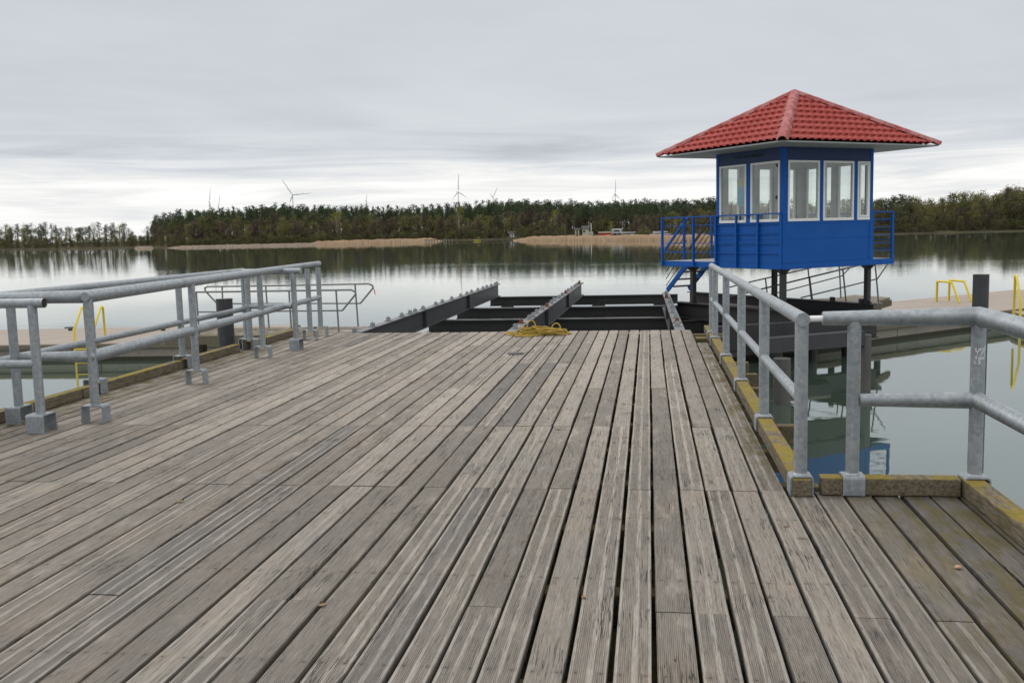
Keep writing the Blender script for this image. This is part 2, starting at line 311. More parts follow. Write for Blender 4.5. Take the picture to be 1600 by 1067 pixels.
hh = t.m('MULTIPLY', t.m('ADD', t.m('MULTIPLY', w1, 1.0), t.m('MULTIPLY', w2, .28)), amp)
bs(col=(.050, .074, .056), rough=.02, IOR=1.333, spec=.5, nrm=t.bump(hh, .5, .035)); lw = t.n['Principled BSDF']; gs_ = t.new('ShaderNodeBsdfGlossy'); gs_.inputs[0].default_value = (.91, .96, .92, 1); gs_.inputs[1].default_value = .02; t.l.new(lw.inputs['Normal'].links[0].from_socket, gs_.inputs['Normal'])
mw = t.new('ShaderNodeMixShader'); mw.inputs[0].default_value = .26; t.l.new(lw.outputs[0], mw.inputs[1]); t.l.new(gs_.outputs[0], mw.inputs[2]); t.l.new(mw.outputs[0], t.n['Material Output'].inputs[0]); M['water'] = m
m, t, bs = mat('shore_ground'); P = pos(t); n = t.noise(P, .08, 5, .6)
bs(col=t.ramp(n, [(.3, (.045, .04, .025)), (.7, (.09, .08, .045))]), rough=.95, spec=.1); M['shore'] = m
m, t, bs = mat('pale_sand'); bs(col=(.36, .32, .28), rough=.95, spec=.1); M['sand'] = m
m, t, bs = mat('dry_reed'); P = pos(t); n = t.noise(P, .15, 4, .6); z = t.sep(P)[2]
bs(col=t.mix(n, (.52, .37, .24), (.66, .49, .35)), rough=.9, spec=.1); M['reed'] = m
m, t, bs = mat('pale_reed'); P = pos(t); n = t.noise(P, .12, 4, .6); bs(col=t.mix(n, (.40, .31, .235), (.54, .45, .375)), rough=.9, spec=.1); M['pale_reed'] = m
M['pine'] = foliage_mat('pine_needles', (.036, .058, .036), (.052, .077, .044), (.072, .094, .048))
M['olive'] = foliage_mat('olive_spring_leaves', (.105, .102, .046), (.140, .136, .056), (.180, .172, .064))
M['lime'] = foliage_mat('fresh_lime_leaves', (.14, .14, .030), (.18, .175, .034), (.22, .21, .042))
M['twig'] = foliage_mat('brown_twigs', (.105, .084, .066), (.14, .112, .084), (.18, .145, .105))
M['bush'] = foliage_mat('dark_bush_leaves', (.062, .066, .038), (.086, .089, .046), (.12, .116, .054))
m, t, bs = mat('turbine_white'); bs(col=(.74, .75, .77), rough=.5); M['turbine'] = m
exec_parts = True
DK = 1.15      # deck height

# ------------------------------------------------------------------ setting: water, shore
mb = MB(); mb.add([(-6000, -300, 0), (6000, -300, 0), (6000, 7000, 0), (-6000, 7000, 0)], [(0, 1, 2, 3)])
tag(obj('water', mb, M['water']), kind='structure')
mb = MB(); mb.add([(-6000, -300, -3), (6000, -300, -3), (6000, 7000, -3), (-6000, 7000, -3)], [(0, 1, 2, 3)])
tag(obj('lake_bed', mb, M['shore']), kind='structure')
SH = [(-500, 396.5), (-200, 393), (0, 390.6), (100, 389.6), (215, 387.4), (243, 386.8), (255, 387.5), (300, 387), (500, 382), (680, 376.3), (800, 374.3), (806, 375.0), (900, 374.4), (1040, 374.8), (1200, 371.5), (1365, 367), (1500, 363.4), (1600, 361.4), (1800, 357.5), (2200, 349)]
def shore_y(x):
    for (a, ya), (b, yb) in zip(SH, SH[1:]):
        if a <= x <= b: return ya+(yb-ya)*(x-a)/(b-a)
def shore_pt(x, extra=0.):
    p = onz(x, shore_y(x), 0); d = math.hypot(p.x, p.y); k_ = (d+extra)/d; return Vector((p.x*k_, p.y*k_, 0))
def GZ(e): return np.interp(e, [-4, 0, 6, 40, 200, 6000], [-.5, .05, .7, 1.4, 3, 6])
mb = MB(); xs = [x for x in range(-500, 2201, 20)]; offs = [-4, 0, 6, 40, 200, 1200, 5000]
mb.add([(*shore_pt(x, e).xy, float(GZ(e))) for x in xs for e in offs], [(i*len(offs)+j, (i+1)*len(offs)+j, (i+1)*len(offs)+j+1, i*len(offs)+j+1) for i in range(len(xs)-1) for j in range(len(offs)-1)], True)
tag(obj('shore', mb, M['shore']), kind='structure')
mb = MB(); bx = list(range(985, 1121, 15)); bo = [-2.5, 12, 20]
mb.add([(*shore_pt(x, e).xy, z_) for x in bx for e, z_ in zip(bo, (.06, 1.0, 1.3))], [(i*3+j, (i+1)*3+j, (i+1)*3+j+1, i*3+j+1) for i in range(len(bx)-1) for j in range(2)], True)
tag(obj('beach', mb, M['sand']), kind='structure')

# ------------------------------------------------------------------ pier: decking, kerbs, joists, piles
def rows_for(i):
    R_ = [-2, .09, 2.06, 4.03, 6.0, 7.97, 9.94, 11.88, 13.83]; pk = [1, .3, .4, .30, .97, .74, .22, .25, .2]
    return [y for y, p_ in zip(R_, pk) if random.random() < p_ or y == -2]
def planks(specs, zt, along='y'):
    """specs: (centre across, width, start, end) -> verts with uv + random per plank"""
    V = []; Fc = []; U = []; PR = []; SD = []
    for c, w, a, b in specs:
        r = (random.random(), random.random(), random.random()); n = max(2, int((b-a)/.45)+1); vo = random.random()*50
        x0 = c+random.uniform(-.003, .003); x1 = c+random.uniform(-.003, .003); dz0 = random.uniform(-.003, .003); dz1 = random.uniform(-.003, .003)
        hw = w/2; prof = [(-hw, -.045), (-hw, -.004), (-hw+.003, 0), (0, .0006), (hw-.003, 0), (hw, -.004), (hw, -.045)]
        o = len(V)
        for i in range(n):
            s_ = i/(n-1); y = a+(b-a)*s_; cx = x0+(x1-x0)*s_+random.uniform(-.0016, .0016); z0 = zt+dz0+(dz1-dz0)*s_+random.uniform(-.0008, .0008)
            for k_, (px, pz) in enumerate(prof):
                p = (cx+px+(random.uniform(-.0012, .0012) if k_ != 3 else 0), y, z0+pz)
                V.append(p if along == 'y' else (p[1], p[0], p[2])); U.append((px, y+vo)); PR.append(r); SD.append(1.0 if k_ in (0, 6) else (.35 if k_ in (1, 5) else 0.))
        for i in range(n-1):
            for k_ in range(6):
                q = (o+i*7+k_, o+i*7+k_+1, o+(i+1)*7+k_+1, o+(i+1)*7+k_); Fc.append(tuple(reversed(q)) if along == 'y' else q)
        Fc.append(tuple(o+k_ for k_ in range(7))); Fc.append(tuple(reversed([o+(n-1)*7+k_ for k_ in range(7)])))
    return V, Fc, U, PR, SD
def plank_obj(name, data, m, parent):
    V, Fc, U, PR, SD = data; me = bpy.data.meshes.new(name); off = wloc(parent)
    me.from_pydata([(x-off.x, y-off.y, z-off.z) for x, y, z in V], [], Fc); me.materials.append(m)
    uvl = me.uv_layers.new(name='UVMap'); li = np.zeros(len(me.loops), int); me.loops.foreach_get('vertex_index', li)
    uvl.data.foreach_set('uv', np.array(U)[li].ravel())
    a = me.attributes.new('pr', 'FLOAT_COLOR', 'POINT'); a.data.foreach_set('color', np.c_[np.array(PR), np.ones(len(PR))].ravel())
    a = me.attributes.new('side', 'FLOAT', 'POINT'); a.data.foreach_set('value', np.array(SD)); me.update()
    o = bpy.data.objects.new(name, me); COL.objects.link(o); o.parent = parent; return o
pier = thing('pier', (-2.5, 8, DK), 'broad grey weathered plank pier with mossy kerb beams leading out over the lake', 'pier')
PW = .1660; specs = []
for i in range(-37, 12):
    x = .010+PW*(i+.5); gap = random.uniform(.015, .0235); w = PW-gap
    yend = 15.74+random.uniform(-.02, .02) if x < .84 else 6.015
    if .67 < x < .84: yend = 13.95
    if x > 2.0: continue
    rr = rows_for(i)
    if x > .84: rr = [-2, .09, 2.06]+([4.03] if random.random() < .85 else [])
    rr = [y for y in rr if y < yend-.5]+[yend]
    for a, b in zip(rr, rr[1:]): specs.append((x+random.uniform(-.002, .002), w, a+.002, b-.002))
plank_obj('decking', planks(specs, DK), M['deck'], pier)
specs = []                                                       # cross walkway at the far left, planks lie along X
for k_ in range(8):
    for a, b in ((-8.45, -7.3), (-7.3, -6.0), (-6.0, -5.04)):
        specs.append((15.80+.166*k_, .148, a+.003, b-.003))
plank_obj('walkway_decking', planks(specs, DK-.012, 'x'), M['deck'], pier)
def kerb(x0, x1, y0, y1, z0=DK+.004, z1=DK+.112, m='kerb'): return obj('kerb_beam', MB().box(x0, x1, y0, y1, z0, z1), M[m], pier, .008)
ky = 5.86
for ye in (7.80, 9.70, 11.62, 13.52, 15.35): kerb(.858, .972, ky+.01, ye, DK+.004); ky = ye
kerb(1.035, 1.845, 5.915, 6.025); kerb(1.855, 1.975, 3.2, 6.035); kerb(1.855, 1.975, -2, 3.18)
for a, b in ((-2, 3.4), (3.42, 7.3), (7.32, 9.3), (9.32, 11.4), (11.42, 13.3)): kerb(-6.09, -5.975, a, b)
kerb(-6.085, -5.97, 13.62, 14.15); kerb(-6.03, -5.91, 14.17, 15.55)
mbj = None
for y in np.arange(-1.5, 15.8, .985):                              # joists: ends stick out past the kerb on the right
    xe = 2.02 if y < 6 else 1.10+.14*((int(y*10) % 3)/2); obj('joist', MB().box(-6.12, xe, y-.055, y+.055, DK-.215, DK-.055), M['joist'], pier, .01)
obj('joist', MB().box(.70, 1.02, 14.55, 14.72, DK-.05, DK-.004), M['kerb'], pier, .01)
obj('joist', MB().box(-5.9, 1.22, 15.55, 15.68, DK-.24, DK-.056), M['joist'], pier, .01)
obj('edge_board', MB().box(-8.45, -6.13, 15.67, 15.71, DK-.17, DK-.012), M['fender'], pier, .006)
obj('gap_blocker', MB().box(-.62, .22, -1.9, 15.4, DK-.30, DK-.22), M['joist'], pier)  # added board, out of sight, keeps bright sky reflections out of the gaps
for x in (-5.4, -3.3, -1.2, .62):
    obj('bearer', MB().beam((x, -1.8, DK-.34), (x, 15.5, DK-.34), .16, .24), M['joist'], pier)
    for y in (1., 5., 9.0, 13.0, 15.3): obj('pile', MB().lathe((x, y, -3), [(.14, 0), (.14, 3.69)], 12), M['joist'], pier)
for x in (-8.2,): obj('pile', MB().lathe((x, 16.6, -3), [(.09, 0), (.09, 4.08)], 12), M['joist'], pier)

# ------------------------------------------------------------------ tubular railings
def ubracket(mb, c, w, h, d, axis, th=.012):
    """inverted U of bent plate standing at c (centre of its foot): w across the opening, d deep; axis = direction one looks through"""
    c = Vector(c); ay = Vector(axis).normalized(); ax = Vector((ay.y, -ay.x, 0)); z = Vector((0, 0, 1)); r_ = .022
    def prof(hw, hh, rad):
        P = [(-hw, 0), (-hw, hh-rad)]+[(-hw+rad-rad*cos(a), hh-rad+rad*sin(a)) for a in (pi/6, pi/3, pi/2)]
        return P+[(-x, y) for x, y in reversed(P)]
    po = prof(w/2, h, r_); pi_ = prof(w/2-th, h-th, r_-th*.6); n = len(po)
    for i in range(n-1):
        q = [po[i], po[i+1], pi_[i+1], pi_[i]]
        mb.prism([c+ax*x+z*y-ay*(d/2) for x, y in q], ay*d)
    return mb
RAILR = .042
def rail_post(parent, x, y, zb, zt, brk=None, r=.0405):
    """post from zb to zt; brk=(foot z, w, h, d, axis)"""
    p = obj('post', MB().tube([(x, y, zb), (x, y, zt)], r, 16), M['galv'], parent)
    if brk:
        fz, w, h, d, ax = brk; obj('bracket', ubracket(MB(), (x, y, fz), w, h, d, ax), M['galv'], p, .002)
    w_ = MB().lathe((x, y, zb), [(r+.008, 0), (r+.001, .010)], 14); obj('weld', w_, M['galv'], p)
    return p
def cap_disc(parent, p, d, r=RAILR):
    d = Vector(d).normalized(); obj('end_cap', MB().tube([Vector(p), Vector(p)+d*.006], r*.97, 18), M['galv'], parent)
KT = DK+.116
right = thing('railing', (.915, 10, DK), 'long right hand galvanised pipe railing on the kerb running out toward the blue cabin', 'railing', 'galvanised pipe railings')
for y in (5.955, 7.85, 9.76, 11.69, 13.60, 14.30):
    rail_post(right, .915, y, KT+.012, 2.235-RAILR*.5, (DK+.006, .142, .122, .13, (0, 1, 0)))
obj('top_rail', MB().tube([(.915, 5.90, 2.235), (.915, 14.36, 2.235)], RAILR, 18), M['galv'], right); cap_disc(right, (.915, 5.90, 2.235), (0, -1, 0))
obj('mid_rail', MB().tube([(.915, 5.99, 1.745), (.915, 14.30, 1.745)], .034, 14), M['galv'], right)
side = thing('railing', (1.6, 5.97, DK), 'short right hand galvanised pipe railing turning a corner above the green water, with torn stickers', 'railing', 'galvanised pipe railings')
rail_post(side, 1.225, 5.97, KT+.012, 2.235-RAILR*.5, (DK+.006, .142, .122, .13, (1, 0, 0)))
cp_ = rail_post(side, 1.935, 5.97, KT+.012, 2.235-RAILR*.5, (DK+.006, .15, .122, .14, (0, 1, 0)))
obj('top_rail', MB().tube([(1.045, 5.97, 2.235), (1.935, 5.97, 2.235), (1.935, -.5, 2.235)], RAILR, 18), M['galv'], side); cap_disc(side, (1.045, 5.97, 2.235), (-1, 0, 0))
obj('mid_rail', MB().tube([(1.26, 5.97, 1.735), (1.935, 5.97, 1.735), (1.935, -.5, 1.735)], .038, 14), M['galv'], side)
rail_post(side, 1.935, 3.9, KT+.012, 2.19, (DK+.006, .15, .122, .14, (0, 1, 0))); rail_post(side, 1.935, 1.9, KT+.012, 2.19, (DK+.006, .15, .122, .14, (0, 1, 0)))
obj('connector', MB().tube([(.955, 5.95, 2.235), (1.045, 5.965, 2.235)], .019, 12), M['white'], side)
st = MB(); random.seed(5)                                          # shreds of two torn white stickers on the corner post
for cxx, zc in ((-.38, 2.005), (.36, 2.005)):
    for k_ in range(16):
        a = -pi/2+cxx+random.uniform(-.34, .34); z = zc+random.uniform(-.05, .052); L = random.uniform(.006, .022); w = random.uniform(.003, .008)
        a2 = a+random.uniform(-.25, .25); rr = .0412; p0 = Vector((1.935+rr*cos(a), 5.97+rr*sin(a), z)); p1 = Vector((1.935+rr*cos(a2), 5.97+rr*sin(a2), z+L))
        st.beam(p0, p1, w, .0012, (cos(a), sin(a), 0))
obj('sticker_scraps', st, M['label'], cp_)
inner = thing('railing', (-5.25, 11.5, DK), 'left hand inner galvanised pipe railing on U shaped feet, rising over the bare boards', 'railing', 'galvanised pipe railings')
AP = [(-5.06, 8.06), (-5.17, 10.29), (-5.31, 12.56), (-5.42, 14.75), (-5.45, 15.34)]
for x, y in AP: rail_post(inner, x, y, DK+.155, 2.30, (DK+.004, .22, .165, .13, (0, 1, 0)))
obj('top_rail', MB().tube([(-6.9, 8.05, 2.305), (-5.06, 8.06, 2.315), (-5.45, 15.40, 2.36)], RAILR, 18), M['galv'], inner)
obj('mid_rail', MB().tube([(-5.78, 8.05, 1.765), (-5.06, 8.06, 1.765), (-5.45, 15.34, 1.80)], .040, 16), M['galv'], inner)
cap_disc(inner, (-5.05, 8.015, 2.315), (.1, -1, 0))
rail_post(inner, -5.80, 8.02, DK+.155, 2.27, (DK+.004, .20, .165, .15, (1, 0, 0)))
stub = thing('railing', (-5.4, 7.6, DK), 'nearest left hand pipe railing stub with an open cut end and a rusty foot', 'railing', 'galvanised pipe railings')
rail_post(stub, -5.32, 7.64, DK+.155, 2.28, (DK+.004, .20, .165, .17, (1, 0, 0)))
mbt = MB().tube([(-6.8, 7.64, 2.29), (-5.20, 7.64, 2.29)], RAILR, 18, False)
obj('top_rail', mbt, M['galv'], stub); obj('end_plug', MB().tube([(-5.215, 7.64, 2.29), (-5.21, 7.64, 2.29)], RAILR-.007, 14), M['dark'], stub)
obj('mid_rail', MB().tube([(-6.8, 7.64, 1.755), (-5.34, 7.64, 1.755)], .038, 16), M['galv'], stub)
outer = thing('railing', (-6.03, 11, DK), 'left hand outer galvanised pipe railing along the mossy kerb, ending in a short cross piece', 'railing', 'galvanised pipe railings')
for x, y in ((-6.03, 7.66), (-6.03, 9.64), (-6.01, 11.61), (-6.0, 13.60)): rail_post(outer, x, y, DK+.155, 2.30, (DK+.004, .21, .165, .14, (0, 1, 0)))
rail_post(outer, -5.90, 13.50, DK+.155, 2.29, (DK+.004, .21, .165, .14, (0, 1, 0)))
rail_post(outer, -5.16, 13.44, DK+.155, 2.29, (DK+.004, .19, .165, .15, (1, 0, 0)))
obj('top_rail', MB().tube([(-6.03, 6.6, 2.325), (-6.0, 13.60, 2.325)], RAILR, 18), M['galv'], outer); obj('top_rail', MB().tube([(-5.96, 13.50, 2.315), (-5.03, 13.43, 2.315)], RAILR, 18), M['galv'], outer)
obj('mid_rail', MB().tube([(-6.03, 6.6, 1.71), (-6.0, 13.58, 1.76)], .038, 16), M['galv'], outer); obj('mid_rail', MB().tube([(-5.94, 13.50, 1.80), (-5.20, 13.44, 1.80)], .038, 16), M['galv'], outer)

# ------------------------------------------------------------------ thin grey hand rails on the cross walkway (far left)
def thin_rail(parent, Y, top, mid, posts, r=.016):
    q = lambda P: ony(P[0], P[1], Y)
    obj('top_rail', MB().tube([q(p) for p in top], r, 8), M['grey_tube'], parent); obj('mid_rail', MB().tube([q(p) for p in mid], r*.85, 8), M['grey_tube'], parent)
    for a, b in posts: obj('post', MB().tube([q(a), q(b)], r, 8), M['grey_tube'], parent)
hr = thing('hand_rail', ony(452, 513, 17.0), 'far thin grey bent tube hand rail with a scrap of red ribbon', 'handrail', 'thin grey walkway hand rails')
thin_rail(hr, 17.0, [(338, 473), (321, 455), (320, 450), (324, 448), (430, 446.4), (576, 443.6), (582, 446), (583, 450), (563, 474)], [(338, 474.5), (563, 474)], [((347, 447.6), (350, 521)), ((415, 447), (421, 519)), ((554.6, 444), (560, 514))])
p0 = ony(583.5, 450, 17.0); obj('ribbon', MB().prism([p0, p0+Vector((.015, 0, -.10)), p0+Vector((.035, 0, -.14)), p0+Vector((.025, 0, -.04))], (0, .004, 0)), M['red'], hr)
hr = thing('hand_rail', ony(440, 520, 15.9), 'near thin grey bent tube hand rail with a slanted end, beyond the left railings', 'handrail', 'thin grey walkway hand rails')
thin_rail(hr, 15.84, [(306, 456.5), (549, 453), (555, 456), (555.6, 460), (535, 485)], [(308, 487.5), (535, 485.2)], [((306.5, 456.5), (312, 529.5)), ((451.5, 454.5), (455.7, 522)), ((525, 453.4), (529.5, 518.5))])

# ------------------------------------------------------------------ unfinished steel frame beyond the pier
frame = thing('steel_frame', (-2.2, 23, .6), 'unfinished black steel girder frame on piles beyond the end of the planks', 'steel frame')
def girder(x0, y0, x1, y1, clips, hgt=.40):
    g = MB(); g.ibeam((x0, y0, DK-.012), (x1, y1, DK-.012), .17, hgt); b_ = obj('girder', g, M['steel'], frame)
    obj('girder_top', MB().beam((x0, y0, DK-.0085), (x1, y1, DK-.0085), .166, .003), M['flange'], b_)
    k_ = 0
    for y in clips:
        s_ = (y-y0)/(y1-y0); x = x0+(x1-x0)*s_+random.uniform(-.03, .03); c = MB()
        c.box(x-.036, x+.036, y-.034, y+.034, DK+.005, DK+.066); c.beam((x-.075, y, DK+.001), (x+.075, y, DK+.001), .07, .010)
        c.lathe((x, y, DK+.066), [(.014, 0), (.014, .022)], 6)
        obj('clip', c, M['rust'] if (k_ % 5 == 1 and x > -4) else M['galv'], frame); k_ += 1
    for s_ in (.33, .66):
        obj('stiffener', MB().box(x0+(x1-x0)*s_-.08, x0+(x1-x0)*s_+.08, y0+(y1-y0)*s_-.006, y0+(y1-y0)*s_+.006, DK-hgt+.01, DK-.034), M['steel'], b_)
girder(-5.03, 15.72, -4.87, 30.8, [15.95, 16.9, 18.0, 18.9, 19.6, 19.95, 20.7, 21.9, 22.7, 23.7, 24.8, 25.6, 26.4, 27.2, 28.0, 28.7, 29.4, 30.1, 30.6])
girder(-2.30, 15.72, -2.15, 30.7, [16.3, 17.2, 18.0, 18.5, 19.3, 20.2, 21.0, 21.9, 22.8, 23.6, 24.5, 25.4, 26.3, 27.2, 28.1, 28.9, 29.7, 30.4])
girder(.50, 15.72, .43, 25.2, [16.4, 17.0, 17.9, 19.0, 20.1, 21.6, 23.2, 24.6])
for y, xa, xb, h in ((19.55, -4.6, 4.4, .42), (22.6, -5.3, 2.4, .44), (26.1, -5.3, 2.0, .46), (30.6, -5.1, .9, .48)):
    if y < 20: continue
    h = .29; c = MB(); c.ibeam((xa, y, DK-.425), (xb, y, DK-.425), .24, h, .024, .02); cb = obj('cross_beam', c, M['black'], frame)
    obj('beam_top', MB().beam((xa, y, DK-.4225), (xb, y, DK-.4225), .235, .004), M['steel'], cb)
    for x in (-4.55, -3.25, -1.6, .35):
        obj('pile', MB().lathe((x, y+.05, -3), [(.21, 0), (.21, 3+DK-.425-h)], 14), M['black'], frame)
for x in (-5.1, -4.2, -3.4, -2.2): obj('pile_cap', MB().box(x-.3, x+.3, 22.3, 22.9, DK-.78, DK-.718), M['black'], frame)

# ------------------------------------------------------------------ lifeguard cabin
K = 2.8; cyaw = .490+YAW
C0 = RZ @ Vector((1.9154*K, 6.7333*K, 0)); EB = Vector((cos(cyaw), sin(cyaw), 0)); EA = Vector((-sin(cyaw), cos(cyaw), 0)); Zv = Vector((0, 0, 1))
def cp(a, b, z): return C0+EA*a+EB*b+Zv*z
a_, b_, La, Lb, ov = .7042*K, .8878*K, 1.3786*K, 1.1266*K, .3114*K
zb, zw0, zw1, zt, zr, za = 1.931, 2.873, 4.061, 4.317, 4.340, 5.545
zf = zb+.125
cabin = thing('lifeguard_cabin', cp(a_/2, b_/2, zb), 'blue wooden lifeguard cabin with red hipped roof and white windows on a raised railed platform', 'cabin')
def cbox(mb, a0, a1, b0, b1, z0, z1):
    return mb.hexa([cp(a0, b0, z0), cp(a0, b1, z0), cp(a1, b1, z0), cp(a1, b0, z0), cp(a0, b0, z1), cp(a0, b1, z1), cp(a1, b1, z1), cp(a1, b0, z1)])
# faces: 0 = left visible (b=0, runs along a); 1 = right visible (a=0, runs along b); 2 = b=b_; 3 = a=a_
def fbox(mb, face, s0, s1, z0, z1, d0, d1):
    """box on a wall face; s along it, depth measured inward from the outer skin"""
    if face == 0: return cbox(mb, s0, s1, d0, d1, z0, z1)
    if face == 1: return cbox(mb, d0, d1, s0, s1, z0, z1)
    if face == 2: return cbox(mb, s0, s1, b_-d1, b_-d0, z0, z1)
    return cbox(mb, a_-d1, a_-d0, s0, s1, z0, z1)
WIN = {0: [(.090, .915), (1.046, 1.865)], 1: [(.125, .967), (1.070, 1.928), (2.034, 2.391)], 2: [(.13, .92), (1.05, 1.84)], 3: [(.25, .62), (1.0, 1.55), (1.72, 2.25)]}
LEN = {0: a_, 1: b_, 2: a_, 3: b_}; TH = .07
for fc in range(4):
    L = LEN[fc]; w = MB(); e0 = 0.08; e1 = L-.08
    w.mi = 1; fbox(w, fc, e0, e1, zf, zf+.46, .004, TH); fbox(w, fc, e0, e1, zf+.468, zw0-.055, .004, TH)
    w.mi = 0; fbox(w, fc, e0, e1, zf+.46, zf+.468, .012, TH-.004); fbox(w, fc, e0, e1, zw0-.055, zw0, 0, TH)
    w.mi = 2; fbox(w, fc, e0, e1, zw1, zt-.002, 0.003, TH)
    w.mi = 0; edges = [e0]+[v for s in WIN[fc] for v in s]+[e1]
    for q in range(0, len(edges), 2):
        if edges[q+1]-edges[q] > .004: fbox(w, fc, edges[q], edges[q+1], zw0, zw1, .001, TH)
    w.mi = 3
    for q in range(0, len(edges), 2):
        if edges[q+1]-edges[q] > .004: fbox(w, fc, edges[q], edges[q+1], zw0-.01, zw1, TH, TH+.012)
    fbox(w, fc, e0, e1, zf, zw0-.01, TH, TH+.012); fbox(w, fc, e0, e1, zw1, zt-.05, TH, TH+.012)
    obj('wall', w, [M['blue'], M['blue_ribbed'], M['shaded_blue'], M['lining']], cabin)
    for s0, s1 in WIN[fc]:
        f = MB(); t_ = .042; d0, d1 = -.012, .05
        fbox(f, fc, s0, s1, zw0, zw0+t_+.012, d0-.006, d1); fbox(f, fc, s0, s1, zw1-t_, zw1, d0, d1); fbox(f, fc, s0, s0+t_, zw0+t_+.012, zw1-t_, d0, d1); fbox(f, fc, s1-t_, s1, zw0+t_+.012, zw1-t_, d0, d1)
        if fc == 1 and s0 > 2:      # opening sash in the narrow window
            u = .034; g0, g1, h0, h1 = s0+t_+.006, s1-t_-.006, zw0+t_+.018, zw1-t_-.006
            for bx_ in ((g0, g1, h0, h0+u), (g0, g1, h1-u, h1), (g0, g0+u, h0+u, h1-u), (g1-u, g1, h0+u, h1-u)): fbox(f, fc, *bx_, -.022, .03)
        fo = obj('window', f, M['white'], cabin, .003)
        obj('pane', fbox(MB(), fc, s0+t_-.004, s1-t_+.004, zw0+t_+.008, zw1-t_+.004, .016, .022), M['glass'], fo)
for a, b in ((0, 0), (a_-.08, 0), (0, b_-.08), (a_-.08, b_-.08)):
    obj('corner_post', cbox(MB(), a-.004 if a == 0 else a, a+.08 if a == 0 else a+.084, b-.004 if b == 0 else b, b+.08 if b == 0 else b+.084, zf, zt-.003), M['blue'], cabin)
obj('ceiling', cbox(MB(), TH+.013, a_-TH-.013, TH+.013, b_-TH-.013, zt-.05, zt-.02), M['lining'], cabin)
for a, b in ((.30, b_*.55), (a_-.25, b_*.35)): obj('interior_column', cbox(MB(), a-.06, a+.06, b-.06, b+.06, zf+.002, zt-.052), M['lining'], cabin)
# faded unreadable lettering board over the left windows
lt = MB(); random.seed(3)
for k_ in range(26):
    s = 1.42-.034*k_; h = random.uniform(.02, .055); z = 4.205+random.uniform(-.012, .012); fbox(lt, 0, s-random.uniform(.006, .016), s+.006, z-h/2, z+h/2, -.004, .002)
obj('faded_lettering', lt, M['dark'], cabin)
# poster inside the outer left window
pm, t, bs = mat('faded_poster'); z = t.sep(pos(t))[2]; bs(col=t.ramp(t.m('ADD', t.m('MULTIPLY', t.m('SUBTRACT', z, 3.2), 1.4), t.m('MULTIPLY', t.noise(pos(t), 9, 3), .12)), [(0, (.55, .55, .30)), (.12, (.10, .32, .52)), (.6, (.16, .40, .60)), (.72, (.55, .48, .25)), (.85, (.55, .40, .40))]), rough=.7)
obj('poster', fbox(MB(), 0, 1.12, 1.42, 3.22, 3.80, .10, .104), pm, cabin)
for s, z in ((.17, 3.97), (.18, 3.35)): obj('window_disc', MB().tube([cp(s, -.002, z), cp(s, .012, z)], .035, 14), M['dark'], cabin)
# roof: four tiled faces with steps and waves
corner = [(-ov, -ov), (-ov, b_+ov), (a_+ov, b_+ov), (a_+ov, -ov)]; apex = (a_/2, b_/2)
def roof_face(i):
    A, B = corner[i], corner[(i+1) % 4]; L = math.hypot(B[0]-A[0], B[1]-A[1]); ux = ((B[0]-A[0])/L, (B[1]-A[1])/L)
    ap = ((apex[0]-A[0])*ux[0]+(apex[1]-A[1])*ux[1]); run = math.hypot(apex[0]-A[0]-ux[0]*ap, apex[1]-A[1]-ux[1]*ap)
    inw = ((apex[0]-A[0]-ux[0]*ap)/run, (apex[1]-A[1]-ux[1]*ap)/run); hgt = za-zr-.02
    m_ = MB(); NR = 9; nc = int(L/.024); wl = .185
    prev = None
    def row(sv, lift):
        lo, hi = ap*sv, L-(L-ap)*sv; out = []
        for c in range(nc+1):
            uu = lo+(hi-lo)*c/nc; wv = .030*(.5+.5*cos(2*pi*uu/wl))**.9
            sag = -.022*cos(2*pi*uu/wl)          # scalloped front edge of each course
            q = sv+(sag/run if lift > .5 else 0)*min(1, (1-sv)*6)
            out.append(cp(A[0]+ux[0]*uu+inw[0]*run*q, A[1]+ux[1]*uu+inw[1]*run*q, zr+hgt*sv+wv*min(1, (1-sv)*8)+.032*lift))
        return out
    for r_ in range(NR):
        lo_s, hi_s = r_/NR, (r_+1)/NR
        if r_ == NR-1: hi_s = .996
        R0 = row(lo_s, 1.0); Rm = row((lo_s+hi_s)/2, .5); R1 = row(hi_s, 0.0); o = len(m_.v); n = nc+1
        if prev is not None:
            m_.add(prev+R0, [(c, c+1, n+c+1, n+c) for c in range(nc)])
        m_.add(R0+Rm+R1, [(c, c+1, n+c+1, n+c) for c in range(nc)]+[(n+c, n+c+1, 2*n+c+1, 2*n+c) for c in range(nc)], True)
        prev = R1
    return m_
roof = None
for i in range(4):
    o = obj('roof_face', roof_face(i), M['roof'], cabin)
    o.modifiers.new('thick', 'SOLIDIFY').thickness = .006
    A = corner[i]; a0 = cp(A[0], A[1], zr+.03); a1 = cp(apex[0], apex[1], za-.005); dd = (a1-a0).normalized(); sd_ = dd.cross(Zv).normalized(); nn = sd_.cross(dd)
    g = MB(); NS = 46; n = 11
    rings = []
    for s in range(NS+1):
        p = a0-dd*.04+(a1-a0+dd*.04)*(s/NS); rr = .072+.006*((s % 4)/4.0)
        rings.append([p+sd_*(rr*1.05*cos(pi*j/(n-1)))+nn*(rr*.9*sin(pi*j/(n-1))-.012) for j in range(n)])
        rings[-1] = [p+sd_*(rr*1.5)-nn*.03]+rings[-1]+[p-sd_*(rr*1.5)-nn*.03]
    nn_ = n+2
    g.add([q for rg in rings for q in rg], [(s*nn_+j, s*nn_+j+1, (s+1)*nn_+j+1, (s+1)*nn_+j) for s in range(NS) for j in range(nn_-1)], True)
    rc = obj('ridge_cap', g, M['ridge'], cabin); rc.modifiers.new('thick', 'SOLIDIFY').thickness = .005
